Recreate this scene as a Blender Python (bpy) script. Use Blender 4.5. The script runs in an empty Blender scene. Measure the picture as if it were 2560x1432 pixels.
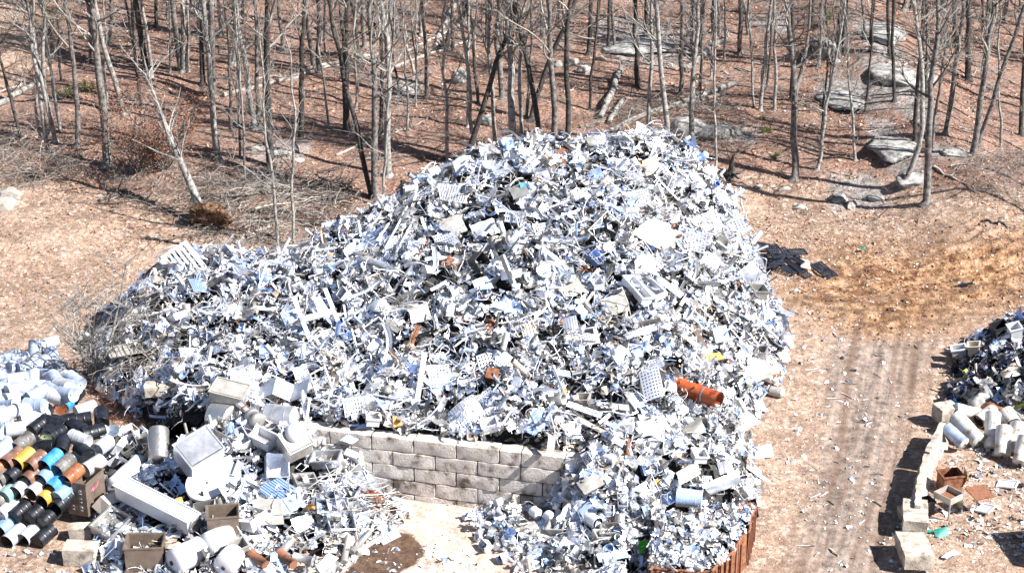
import bpy, math, random
import numpy as np
from mathutils import Vector, Matrix, Euler
R = math.radians
scene = bpy.context.scene
COL = scene.collection
# ---------------------------------------------------------------- camera
W0, H0 = 2560.0, 1432.0
CAM_H, PITCH, FOC = 38.0, 24.0, 4777.0
cam = bpy.data.cameras.new('camera'); camo = bpy.data.objects.new('camera', cam); COL.objects.link(camo)
camo.location = (0, 0, CAM_H); camo.rotation_euler = (R(90 - PITCH), 0, 0)
cam.sensor_width = 36; cam.lens = FOC / W0 * 36; cam.clip_start = 1; cam.clip_end = 3000
scene.camera = camo
# ---------------------------------------------------------------- light
SUN_EL, SUN_AZ = 42.0, 23.0            # azimuth: degrees from +X towards the camera (-Y)
sdir = Vector((math.cos(R(SUN_AZ)) * math.cos(R(SUN_EL)), -math.sin(R(SUN_AZ)) * math.cos(R(SUN_EL)), math.sin(R(SUN_EL))))
sl = bpy.data.lights.new('sun', 'SUN'); sl.energy = 5.0; sl.angle = R(0.5); sl.color = (1, .965, .93)
so = bpy.data.objects.new('sun', sl); COL.objects.link(so); so.rotation_euler = sdir.to_track_quat('Z', 'Y').to_euler()
world = bpy.data.worlds.new('World'); scene.world = world; world.use_nodes = True
wn = world.node_tree; bg = wn.nodes['Background']
sky = wn.nodes.new('ShaderNodeTexSky'); sky.sky_type = 'NISHITA'; sky.sun_disc = False
sky.sun_elevation = R(SUN_EL); sky.sun_rotation = R(90 + SUN_AZ); sky.air_density = 0.8; sky.dust_density = 0.5
wn.links.new(sky.outputs[0], bg.inputs[0]); bg.inputs[1].default_value = 0.05
vs = scene.view_settings; vs.view_transform = 'Standard'; vs.look = 'None'; vs.exposure = 1.5; vs.gamma = 1
scene.render.resolution_x = 1024; scene.render.resolution_y = 572

# ---------------------------------------------------------------- numbers
cp, sp_ = math.cos(R(PITCH)), math.sin(R(PITCH))
def ray(px, py):
    u = (px - W0 / 2) / FOC; v = -(py - H0 / 2) / FOC
    return np.array((u, cp + v * sp_, -sp_ + v * cp))
def proj(x, y, z):
    d = z - CAM_H
    f = y * cp - d * sp_; v = y * sp_ + d * cp
    return W0 / 2 + FOC * x / f, H0 / 2 - FOC * v / f
def atz(px, py, z=0.0):
    d = ray(px, py); t = (z - CAM_H) / d[2]; return np.array((d[0] * t, d[1] * t, z))
def aty(px, py, Y):
    d = ray(px, py); t = Y / d[1]; return np.array((d[0] * t, Y, CAM_H + d[2] * t))
rs = np.random.RandomState(7)
_G = np.random.RandomState(3).rand(256, 256)
def vnoise(x, y):
    xi = np.floor(x).astype(int); yi = np.floor(y).astype(int); fx = x - xi; fy = y - yi
    fx = fx * fx * (3 - 2 * fx); fy = fy * fy * (3 - 2 * fy)
    g = lambda a, b: _G[a % 256, b % 256]
    return (g(xi, yi) * (1 - fx) + g(xi + 1, yi) * fx) * (1 - fy) + (g(xi, yi + 1) * (1 - fx) + g(xi + 1, yi + 1) * fx) * fy
def fbm(x, y, o=4):
    s = 0; a = .5
    for i in range(o):
        s = s + a * vnoise(x * 2 ** i + 17.3 * i, y * 2 ** i + 9.1 * i); a *= .5
    return s
def sst(a, b, x):
    t = np.clip((x - a) / (b - a), 0, 1); return t * t * (3 - 2 * t)
def seg_d(x, y, P):
    """distance to an open polyline"""
    best = np.full(np.shape(x), 1e9)
    for (ax, ay), (bx, by) in zip(P[:-1], P[1:]):
        dx, dy = bx - ax, by - ay; L = dx * dx + dy * dy + 1e-9
        t = np.clip(((x - ax) * dx + (y - ay) * dy) / L, 0, 1)
        best = np.minimum(best, np.hypot(x - ax - t * dx, y - ay - t * dy))
    return best
def inside(x, y, P):
    c = np.zeros(np.shape(x), bool); n = len(P)
    for i in range(n):
        (ax, ay), (bx, by) = P[i], P[(i + 1) % n]
        if ay == by: continue
        c ^= ((ay > y) != (by > y)) & (x < (bx - ax) * (y - ay) / (by - ay) + ax)
    return c
def soft(x, y, P, w):
    """1 inside polygon P, fading over w at its edge"""
    d = seg_d(x, y, list(P) + [P[0]]); return sst(-w, w, np.where(inside(x, y, P), d, -d))

RIDGE = [(26.5, 79), (24.5, 88), (23.5, 100), (20.5, 118), (20, 150)]
def ground(x, y):
    x = np.asarray(x, float); y = np.asarray(y, float)
    t = y - 86
    z = 0.12 * (np.log1p(np.exp(np.clip(t / 3, -30, 30))) * 3 + np.maximum(t / 3 - 30, 0) * 0)
    z = np.where(t > 85, 0.12 * t, z)
    d = seg_d(x, y, RIDGE)
    z = z + 1.5 * np.exp(-(d / 3.6) ** 2) * sst(80, 92, y) + 0.7 * np.exp(-((x - 13) / 9) ** 2 - ((y - 104) / 7) ** 2)
    z = z + (fbm(x * .16, y * .16) - .47) * 1.3 * sst(82, 98, y)
    z = z + (fbm(x * .6 + 5, y * .6) - .47) * .22 * sst(70, 84, y) + (fbm(x * 1.1 + 5, y * 1.1) - .47) * .1
    # churned ruts of the bare turning area
    m = soft(x, y, MUD, 2.0)
    r = np.hypot(x - 21.5, y - 92.5) + .5 * (fbm(x * .5, y * .5) - .5)
    z = z + m * (.10 * (fbm(x * 1.6, y * 1.6) - .47) * 2.2 + .13 * np.sin(r * 9.5) * sst(.38, .6, fbm(x * .35 + 40, y * .35)))
    m2 = soft(x, y, ROADP, 1.0)
    cx = 12.3 + (y - 60) * .277
    z = z - m2 * .07 * (np.exp(-((x - cx + .95) / .28) ** 2) + np.exp(-((x - cx - .95) / .28) ** 2)) * (.4 + fbm(x, y * .6))
    return z
def P2(*pts, z=0.0): return [tuple(atz(a, b, z)[:2]) for a, b in pts]
MUD = P2((2000, 690), (2090, 640), (2300, 650), (2620, 650), (2620, 770), (2420, 790), (2330, 850), (2230, 880), (2090, 830), (1960, 740))
ROADP = P2((2070, 850), (2340, 850), (2260, 1050), (2230, 1250), (2190, 1500), (1960, 1500), (2060, 1100))
PAD = P2((700, 1240), (1500, 1230), (1660, 1330), (1500, 1560), (400, 1560), (600, 1330))
_TS = np.concatenate((np.arange(52, 70, .6), np.arange(70, 100, .6), np.arange(100, 160, 1.2)))
def hit(px, py, f=ground):
    d = ray(px, py); o = np.array((0, 0, CAM_H)); t = _TS / d[1]
    for k in range(3):
        P = o + t[:, None] * d; below = P[:, 2] <= f(P[:, 0], P[:, 1]); i = int(np.argmax(below)) if below.any() else len(t) - 1; i = max(i, 1)
        t = np.linspace(t[i - 1], t[i], 9)
    return o + d * t[4]
def scr_axis(dx, dy, tilt=0.0):
    """a world direction that shows as (dx, dy down) on the picture and lies tilt degrees off the level"""
    v = Vector((dx, -dy / .47, 0)).normalized() * math.cos(R(tilt)); v.z = math.sin(R(tilt)); return v.normalized()

# ---------------------------------------------------------------- materials
MATS = {}
def mat(name, ramp, rough=.7, metal=0.0, scale=6, detail=5, bump=.25, bscale=30, coords='world', island=0.0, ir=None, spec=.5, coat=0):
    """principled; base colour from a noise through ramp [(pos, rgb), ...]; island: how much each piece shifts along the ramp"""
    m = bpy.data.materials.new(name); m.use_nodes = True; t = m.node_tree; N = t.nodes; L = t.links; b = N['Principled BSDF']
    if coords == 'world':
        g = N.new('ShaderNodeNewGeometry'); cv = g.outputs['Position']
    else:
        g = N.new('ShaderNodeTexCoord'); cv = g.outputs['Object']
    n = N.new('ShaderNodeTexNoise'); n.inputs['Scale'].default_value = scale; n.inputs['Detail'].default_value = detail; n.inputs['Roughness'].default_value = .62
    L.new(cv, n.inputs['Vector'])
    r = N.new('ShaderNodeValToRGB'); e = r.color_ramp.elements
    while len(e) > 1: e.remove(e[-1])
    e[0].position = ramp[0][0]; e[0].color = (*ramp[0][1], 1)
    for p, c in ramp[1:]:
        q = e.new(p); q.color = (*c, 1)
    fac = n.outputs['Fac']
    rnd = None
    if island:
        gg = N.new('ShaderNodeNewGeometry'); oi = N.new('ShaderNodeObjectInfo')
        ad = N.new('ShaderNodeMath'); ad.operation = 'ADD'; L.new(gg.outputs['Random Per Island'], ad.inputs[0]); L.new(oi.outputs['Random'], ad.inputs[1])
        fr = N.new('ShaderNodeMath'); fr.operation = 'FRACT'; L.new(ad.outputs[0], fr.inputs[0]); rnd = fr.outputs[0]
        mx = N.new('ShaderNodeMix'); mx.data_type = 'FLOAT'; mx.inputs[0].default_value = island
        L.new(n.outputs['Fac'], mx.inputs[2]); L.new(rnd, mx.inputs[3]); fac = mx.outputs[0]
    L.new(fac, r.inputs['Fac']); L.new(r.outputs['Color'], b.inputs['Base Color'])
    b.inputs['Metallic'].default_value = metal; b.inputs['Roughness'].default_value = rough
    b.inputs['Specular IOR Level'].default_value = spec
    if coat: b.inputs['Coat Weight'].default_value = coat
    if ir and rnd is not None:
        a, c = ir; w = N.new('ShaderNodeMapRange'); w.inputs['To Min'].default_value = a; w.inputs['To Max'].default_value = c
        k = N.new('ShaderNodeMath'); k.operation = 'MULTIPLY'; k.inputs[1].default_value = 7.31; L.new(rnd, k.inputs[0])
        k2 = N.new('ShaderNodeMath'); k2.operation = 'FRACT'; L.new(k.outputs[0], k2.inputs[0])
        L.new(k2.outputs[0], w.inputs['Value']); L.new(w.outputs[0], b.inputs['Roughness'])
    if bump:
        n2 = N.new('ShaderNodeTexNoise'); n2.inputs['Scale'].default_value = bscale; n2.inputs['Detail'].default_value = 4; L.new(cv, n2.inputs['Vector'])
        bp = N.new('ShaderNodeBump'); bp.inputs['Strength'].default_value = bump; bp.inputs['Distance'].default_value = .05
        L.new(n2.outputs['Fac'], bp.inputs['Height']); L.new(bp.outputs[0], b.inputs['Normal'])
    MATS[name] = m
    return m
S = lambda g: (g, g, g * 1.01)
mat('bright_metal', [(0, (.45, .47, .52)), (.35, (.72, .75, .82)), (.7, (.93, .95, 1)), (1, (.6, .66, .85))], metal=.72, island=.6, ir=(.16, .5), bump=.5, bscale=6, scale=4)
mat('satin_metal', [(0, (.22, .215, .2)), (.4, (.42, .41, .39)), (.7, (.6, .59, .57)), (1, (.42, .45, .52))], metal=.8, island=.6, ir=(.28, .6), bump=.4, bscale=7, scale=4)
mat('white_metal', [(0, (.34, .34, .35)), (.3, (.56, .57, .6)), (1, (.78, .8, .85))], rough=.42, metal=.15, island=.5, bump=.15, scale=3)
mat('dull_metal', [(0, (.13, .12, .11)), (.4, (.3, .29, .27)), (.8, (.45, .44, .42)), (1, (.36, .37, .4))], metal=.5, island=.6, ir=(.35, .7), bump=.3)
mat('blue_metal', [(0, (.22, .33, .6)), (.5, (.38, .52, .8)), (1, (.6, .7, .88))], metal=.45, rough=.35, island=.7, bump=.2)
mat('tan_metal', [(0, (.3, .22, .15)), (.4, (.5, .42, .33)), (.8, (.66, .6, .52)), (1, (.5, .38, .28))], metal=.2, rough=.55, island=.6)
mat('dark_metal', [(0, (.01, .01, .012)), (.5, (.03, .03, .035)), (1, (.09, .09, .1))], metal=.3, island=.6, ir=(.3, .7))
mat('rust', [(.2, (.04, .014, .008)), (.45, (.14, .05, .024)), (.6, (.24, .1, .045)), (.8, (.2, .1, .06))], rough=.85, scale=5, bump=.4)
mat('rust_light', [(.3, (.08, .03, .016)), (.5, (.22, .09, .045)), (.7, (.13, .06, .035))], rough=.85, scale=4, bump=.4)
mat('orange_paint', [(.35, (.1, .025, .012)), (.5, (.36, .07, .018)), (.75, (.48, .12, .035))], rough=.5, scale=3, detail=8)
mat('amber', [(.2, (.5, .22, .05)), (.8, (.75, .42, .12))], rough=.6, island=.5)
mat('shade_black', [(.3, (.012, .012, .014)), (.7, (.05, .048, .045))], rough=.9)  # near-black standing in for shade in heap gaps, holes and open interiors
mat('concrete', [(.36, (.11, .085, .065)), (.43, (.34, .3, .265)), (.53, (.54, .5, .46)), (.72, (.4, .36, .32))], rough=.9, scale=1.7, detail=9, bump=.7, bscale=16, island=.1)
mat('pale_concrete', [(.34, (.15, .125, .1)), (.45, (.33, .29, .24)), (.62, (.45, .4, .34))], rough=.9, scale=2.5, detail=9, bump=.5, bscale=16)
mat('stone', [(.34, (.06, .057, .052)), (.45, (.19, .185, .175)), (.6, (.38, .37, .35)), (.75, (.22, .21, .19))], rough=.92, scale=1.6, detail=10, bump=.8, bscale=7)
mat('pale_stone', [(.3, (.16, .14, .12)), (.5, (.34, .31, .28)), (.7, (.46, .43, .4))], rough=.92, scale=2.5, detail=8, bump=.6, bscale=12, island=.3)
mat('bark_pale', [(.34, (.07, .065, .06)), (.46, (.2, .19, .175)), (.6, (.33, .315, .295)), (.8, (.16, .15, .14))], rough=.95, scale=5, detail=8, bump=.7, bscale=22)
mat('bark_mid', [(.34, (.035, .03, .028)), (.46, (.1, .09, .083)), (.6, (.2, .185, .17)), (.8, (.09, .08, .075))], rough=.95, scale=5, detail=8, bump=.7, bscale=22)
mat('bark_dark', [(.3, (.015, .013, .012)), (.5, (.045, .04, .036)), (.7, (.1, .092, .085))], rough=.95, scale=5, detail=8, bump=.7, bscale=22)
mat('deadwood', [(.3, (.1, .085, .07)), (.5, (.25, .22, .19)), (.7, (.4, .36, .32))], rough=.95, scale=4, detail=6, island=.45, bump=.4)
mat('twig', [(.2, (.06, .045, .038)), (.5, (.17, .145, .125)), (.8, (.36, .33, .3))], rough=.95, island=.7, bump=0)
mat('rootball', [(.36, (.02, .01, .006)), (.48, (.1, .05, .025)), (.65, (.24, .14, .075))], rough=.95, scale=4, bump=1, bscale=9)
mat('brown_leaf', [(.1, (.1, .035, .02)), (.5, (.25, .1, .06)), (.9, (.42, .22, .13))], rough=.8, island=.8, bump=0)
mat('litter_leaf', [(.05, (.1, .045, .03)), (.35, (.27, .13, .08)), (.6, (.4, .22, .14)), (.95, (.56, .4, .3))], rough=.85, island=.85, bump=0)
mat('green_leaf', [(.1, (.05, .08, .01)), (.9, (.24, .25, .04))], rough=.7, island=.8, bump=0)
mat('green_sheet', [(.2, (.05, .45, .01)), (.8, (.15, .7, .03))], rough=.5)
mat('teal', [(.2, (.0, .1, .08)), (.8, (.03, .22, .17))], rough=.5, island=.3)
mat('cyan', [(.2, (.01, .3, .62)), (.8, (.05, .5, .82))], rough=.4)
mat('yellow_green', [(.2, (.4, .5, .02)), (.8, (.6, .75, .08))], rough=.5)
mat('red_bit', [(.2, (.4, .03, .03)), (.8, (.6, .1, .08))], rough=.5, island=.3)
mat('black_plastic', [(.2, (.008, .008, .01)), (.8, (.03, .03, .035))], rough=.3, island=.5)
mat('navy', [(.2, (.01, .018, .06)), (.8, (.04, .08, .25))], rough=.4, island=.7)
mat('debris', [(.05, (.3, .25, .2)), (.3, (.5, .46, .4)), (.6, (.75, .73, .7)), (.95, (.85, .85, .84))], rough=.7, island=.9, bump=0)
# drum paints
DR = {'pale blue': ((.25, .3, .4), (.35, .41, .52)), 'white': ((.3, .31, .33), (.4, .41, .44)), 'black': ((.006, .007, .009), (.016, .018, .026)),
      'yellow': ((.36, .2, .03), (.52, .3, .07)), 'blue': ((.02, .16, .45), (.06, .28, .6)), 'steel blue': ((.12, .2, .3), (.2, .31, .43)),
      'brown': ((.1, .05, .035), (.22, .12, .085)), 'grey': ((.07, .065, .06), (.18, .17, .16)), 'teal': ((.12, .22, .21), (.22, .34, .32)),
      'orange': ((.16, .055, .025), (.3, .12, .05)), 'navy': ((.008, .015, .05), (.02, .04, .11))}
for k, (a, b) in DR.items():
    mat('drum_' + k.replace(' ', '_'), [(.28, (a[0] * .5 + .06, a[1] * .5 + .025, a[2] * .5 + .01) if k not in ('black', 'navy') else a), (.4, a), (.65, b)], rough=.38, scale=3, detail=8, coords='object', bump=.15, bscale=12, spec=.5)
mat('drum_inside', [(.3, (.03, .014, .008)), (.7, (.1, .045, .025))], rough=.9)
mat('drum_lid_pale', [(.3, (.32, .33, .34)), (.6, (.54, .56, .58))], rough=.5, scale=4)
mat('drum_lid_dark', [(.3, (.05, .07, .1)), (.6, (.14, .18, .23))], rough=.5, scale=4)
mat('drum_lid_olive', [(.3, (.12, .22, .14)), (.6, (.4, .42, .25))], rough=.5, scale=4)
mat('tank_enamel', [(.36, (.26, .17, .1)), (.43, (.44, .42, .38)), (.6, (.56, .56, .55))], rough=.4, scale=3, detail=8, coords='object')
mat('tank_blue', [(.3, (.14, .17, .26)), (.6, (.28, .34, .48))], rough=.4, scale=3, detail=8)
mat('tank_grey', [(.3, (.15, .15, .15)), (.6, (.28, .29, .3))], rough=.4, scale=3, detail=8)

# ---------------------------------------------------------------- mesh bag
class Bag:
    def __init__(s): s.V = []; s.F = []; s.n = 0
    def add(s, V, Fs, m=0, smooth=False):
        """Fs: list of int arrays (k, n)"""
        V = np.asarray(V, float).reshape(-1, 3)
        for F in Fs:
            F = np.asarray(F, int)
            if F.size: s.F.append((F + s.n, np.full(len(F), m) if np.isscalar(m) else m, smooth))
        s.V.append(V); s.n += len(V); return s
    def many(s, tpl, Ms, m=0, smooth=False):
        """tpl stamped with n 4x4 matrices; m scalar or (n,)"""
        V, Fs = tpl; n = len(Ms)
        if n == 0: return
        P = np.einsum('nij,vj->nvi', Ms[:, :3, :3], V) + Ms[:, None, :3, 3]
        off = (np.arange(n) * len(V))[:, None, None]
        for F in Fs:
            F = np.asarray(F, int)
            if F.size:
                FF = (F[None] + off).reshape(-1, F.shape[1])
                mm = np.repeat(np.full(n, m) if np.isscalar(m) else m, len(F))
                s.F.append((FF + s.n, mm, smooth))
        s.V.append(P.reshape(-1, 3)); s.n += n * len(V)
    def mesh(s, name, mats):
        V = np.concatenate(s.V); lv = np.concatenate([f.ravel() for f, _, _ in s.F])
        cnt = np.concatenate([np.full(len(f), f.shape[1]) for f, _, _ in s.F])
        mi = np.concatenate([mm for _, mm, _ in s.F]); sm = np.concatenate([np.full(len(f), bool(x)) for f, _, x in s.F])
        me = bpy.data.meshes.new(name); me.vertices.add(len(V)); me.vertices.foreach_set('co', V.ravel())
        me.loops.add(len(lv)); me.loops.foreach_set('vertex_index', lv.astype(np.int32))
        me.polygons.add(len(cnt)); st = np.concatenate(([0], np.cumsum(cnt)[:-1]))
        me.polygons.foreach_set('loop_start', st.astype(np.int32))
        me.polygons.foreach_set('material_index', mi.astype(np.int32)); me.polygons.foreach_set('use_smooth', sm)
        me.update(calc_edges=True)
        for k in mats: me.materials.append(MATS[k] if isinstance(k, str) else k)
        return me
    def build(s, name, mats, parent=None, M=None, **tags):
        if isinstance(mats, str): mats = [mats]
        o = bpy.data.objects.new(name, s.mesh(name, mats)); COL.objects.link(o)
        if parent: o.parent = parent
        if M is not None: o.matrix_basis = M
        for k, v in tags.items(): o[k] = v
        return o
    # simple solids -------------------------------------------------
    def box(s, c, size, m=0, rot=None, taper=0.0, jit=0.0):
        x, y, z = [q / 2 for q in size]
        V = np.array([(-x, -y, -z), (x, -y, -z), (x, y, -z), (-x, y, -z), (-x, -y, z), (x, -y, z), (x, y, z), (-x, y, z)])
        V[4:, :2] *= 1 - taper
        if jit: V = V + rs.uniform(-jit, jit, V.shape)
        if rot is not None: V = V @ np.array(rot.to_matrix()).T
        return s.add(V + np.array(c), [[(0, 3, 2, 1), (4, 5, 6, 7), (0, 1, 5, 4), (1, 2, 6, 5), (2, 3, 7, 6), (3, 0, 4, 7)]], m)
    def tube(s, pts, r, n=6, m=0, cap=True, smooth=True):
        P = np.asarray(pts, float); k = len(P); r = np.broadcast_to(np.asarray(r, float), (k,))
        T = np.gradient(P, axis=0); T /= np.linalg.norm(T, axis=1, keepdims=True) + 1e-9
        ref = np.array((0., 0., 1.)) if abs(T[:, 2]).mean() < .8 else np.array((1., 0., 0.))
        A = np.cross(T, ref); A /= np.linalg.norm(A, axis=1, keepdims=True) + 1e-9; B = np.cross(T, A)
        a = np.arange(n) * 2 * math.pi / n
        V = P[:, None] + r[:, None, None] * (np.cos(a)[None, :, None] * A[:, None] + np.sin(a)[None, :, None] * B[:, None])
        i = np.arange(k - 1)[:, None] * n; j = np.arange(n)[None]; j2 = (j + 1) % n
        F = np.stack((i + j, i + j2, i + n + j2, i + n + j), -1).reshape(-1, 4)
        Fs = [F]
        s.add(V.reshape(-1, 3), Fs, m, smooth)
        if cap and n > 2:
            s.F.append((np.array([list(range(n))]) + s.n - k * n, np.array([m]), False))
            s.F.append((np.array([list(range(n))[::-1]]) + s.n - n, np.array([m]), False))
        return s
    def lathe(s, prof, n=20, m=0, smooth=True, dent=0.0, closed=False):
        """profile [(r, z)] about z"""
        a = np.arange(n) * 2 * math.pi / n; pr = np.array(prof, float); k = len(pr)
        V = np.stack((pr[:, None, 0] * np.cos(a), pr[:, None, 0] * np.sin(a), np.broadcast_to(pr[:, 1:2], (k, n))), -1)
        if dent: V = V + dent * (np.sin(3 * a + pr[:, 1:2] * 5)[..., None] * V * [1, 1, 0])
        i = np.arange(k - 1)[:, None] * n; j = np.arange(n)[None]; j2 = (j + 1) % n
        F = np.stack((i + j, i + j2, i + n + j2, i + n + j), -1).reshape(-1, 4)
        return s.add(V.reshape(-1, 3), [F], m, smooth)
    def disc(s, r, z, n=20, m=0):
        a = np.arange(n) * 2 * math.pi / n
        return s.add(np.stack((r * np.cos(a), r * np.sin(a), np.full(n, z)), -1), [[list(range(n))]], m)
    def sheet(s, f, nu, nv, m=0, smooth=True, hole=None, thick=0.0):
        """f(u, v) arrays in 0..1 -> (x, y, z); hole(iu, iv) -> True drops the cell"""
        u, v = np.meshgrid(np.linspace(0, 1, nu + 1), np.linspace(0, 1, nv + 1), indexing='ij')
        V = np.stack(f(u, v), -1).reshape(-1, 3)
        F = [(i * (nv + 1) + j, (i + 1) * (nv + 1) + j, (i + 1) * (nv + 1) + j + 1, i * (nv + 1) + j + 1)
             for i in range(nu) for j in range(nv) if not (hole and hole(i, j))]
        F = np.array(F)
        s.add(V, [F], m, smooth)
        if thick: s.add(V - [0, 0, thick], [F[:, ::-1]], m, smooth)
        return s
def tag(o, label=None, cat=None, group=None, kind=None):
    if label: o['label'] = label
    if cat: o['category'] = cat
    if group: o['group'] = group
    if kind: o['kind'] = kind
    return o
def empty(name, loc, rot=None, label=None, cat=None, group=None):
    o = bpy.data.objects.new(name, None); COL.objects.link(o); o.empty_display_size = .2
    M = rot.to_matrix().to_4x4() if rot is not None else Matrix.Identity(4)
    M.translation = Vector(tuple(float(q) for q in loc)); o.matrix_basis = M
    return tag(o, label, cat, group)
def yaw(d): return Euler((0, 0, R(d)))
def eul(a, b, c): return Euler((R(a), R(b), R(c)))
def TM(loc, rot=None, sc=None):
    M = rot.to_matrix().to_4x4() if rot is not None else Matrix.Identity(4)
    if sc is not None: M = M @ Matrix.Diagonal((*sc, 1))
    M.translation = Vector(tuple(float(q) for q in loc)); return M

# ---------------------------------------------------------------- ground
def build_ground():
    xs = np.concatenate((np.linspace(-900, -60, 12), np.arange(-56, -42, 2.), np.arange(-40, 9, .2), np.arange(9, 38, .14), np.arange(39, 60, 2.), np.linspace(70, 900, 12)))
    ys = np.concatenate((np.linspace(-300, 30, 8), np.arange(34, 56, 2.), np.arange(57, 70, .2), np.arange(70, 95, .14), np.arange(95, 150, .25), np.arange(151, 200, 3.), np.linspace(220, 1500, 14)))
    X, Y = np.meshgrid(xs, ys, indexing='ij'); Z = ground(X, Y)
    nx, ny = len(xs), len(ys)
    i = np.arange(nx - 1)[:, None] * ny; j = np.arange(ny - 1)[None]
    F = np.stack((i + j, i + ny + j, i + ny + j + 1, i + j + 1), -1).reshape(-1, 4)
    b = Bag().add(np.stack((X, Y, Z), -1).reshape(-1, 3), [F], 0, True)
    me = b.mesh('ground', [ground_mat()])
    x = X.ravel(); y = Y.ravel()
    px, py = proj(x, y, Z.ravel()); front = y > 40
    def pz(P, w): return soft(px, py, P, w) * front
    n = fbm(x * .25, y * .25)
    leaf = sst(-40, 60, np.interp(px, [0, 300, 500, 760, 1100, 1900, 2300, 2560], [470, 455, 560, 620, 640, 470, 500, 480]) - py + (n - .47) * 160)
    leaf *= 1 - pz([(-400, -300), (60, -60), (75, 60), (85, 150), (60, 215), (-400, 235)], 14)
    leaf = np.where(y > 150, 1, leaf)
    mud = soft(x, y, MUD, 3.6) * (1 - .6 * soft(x, y, ROADP, 2))
    road = soft(x, y, ROADP, 1.3)
    pad = soft(x, y, PAD, .5)
    wet = pz([(840, 1460), (900, 1380), (960, 1325), (1030, 1335), (1065, 1375), (1045, 1405), (985, 1440), (970, 1500), (800, 1500)], 16)
    rock = np.zeros_like(x)
    for P in ([(2120, 50), (2190, 60), (2260, 130), (2290, 200), (2240, 220), (2180, 150)], [(2150, 130), (2230, 170), (2330, 260), (2340, 330), (2270, 300), (2160, 200)],
              [(2060, 190), (2180, 200), (2220, 270), (2110, 280), (2030, 230)], [(2160, 290), (2230, 300), (2300, 390), (2330, 470), (2240, 440), (2180, 370)],
              [(2070, 440), (2180, 430), (2230, 520), (2080, 530)], [(1500, 40), (1640, 50), (1660, 130), (1560, 170), (1480, 90)], [(1580, 90), (1660, 60), (1760, 120), (1700, 170), (1610, 170)],
              [(970, 200), (1050, 190), (1060, 240), (990, 270)], [(620, 375), (700, 350), (780, 360), (760, 395), (640, 400)], [(610, 430), (690, 430), (720, 470), (600, 480)],
              [(1930, 30), (1990, 50), (1970, 90), (1880, 60)], [(2320, 360), (2430, 370), (2400, 400), (2330, 395)], [(1820, 310), (1900, 330), (1880, 360), (1800, 350)]):
        rock = np.maximum(rock, pz(P, 14))
        # damp tyre tracks: along the lane and sweeping round the churned area
    cx = 12.3 + (y - 60) * .277 + .25 * np.sin(y * .3); trk = np.zeros_like(x)
    for off, w_, s_ in ((-1.5, .2, 1), (-.95, .13, .8), (.35, .14, .9), (.75, .12, .7), (1.15, .24, 1), (1.9, .13, .8), (-2.3, .15, .6), (-.3, .1, .5)):
        trk = np.maximum(trk, s_ * np.exp(-((x - cx - off * (1 + (y - 60) * .004)) / w_) ** 2) * (.35 + .65 * sst(.36, .5, fbm(x * .5 + off * 9, y * .22))))
    trk *= soft(x, y, P2((2060, 780), (2380, 780), (2300, 1050), (2260, 1250), (2210, 1560), (1900, 1560), (2040, 1100)), .8)
    for (ox, oy, r0) in ((21.5, 92.5, 9.0), (21.5, 92.5, 9.7), (21.5, 92.5, 10.6), (21.5, 92.5, 11.4), (21.5, 92.5, 7.6), (21.5, 92.5, 8.2), (19.0, 96.0, 12.2), (19.0, 96.0, 13.0), (19.0, 96.0, 13.8), (26.0, 90.0, 10.5), (26, 90, 9.6), (24, 96, 7.0), (24, 96, 8.1)):
        r = np.hypot(x - ox, y - oy) + .25 * (fbm(x * .6, y * .6) - .5)
        trk = np.maximum(trk, np.exp(-((r - r0) / .17) ** 2) * sst(.4, .55, fbm(x * .4 + r0, y * .4)) * soft(x, y, MUD, 1.5))
    for nm, ch in (('zone_a', (leaf, mud, road)), ('zone_b', (pad, wet, rock)), ('zone_c', (trk, trk * 0, trk * 0))):
        at = me.color_attributes.new(nm, 'FLOAT_COLOR', 'POINT')
        at.data.foreach_set('color', np.stack((*ch, np.ones_like(x)), -1).astype(np.float32).ravel())
    o = bpy.data.objects.new('ground', me); COL.objects.link(o); o['kind'] = 'structure'
    return o
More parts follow.
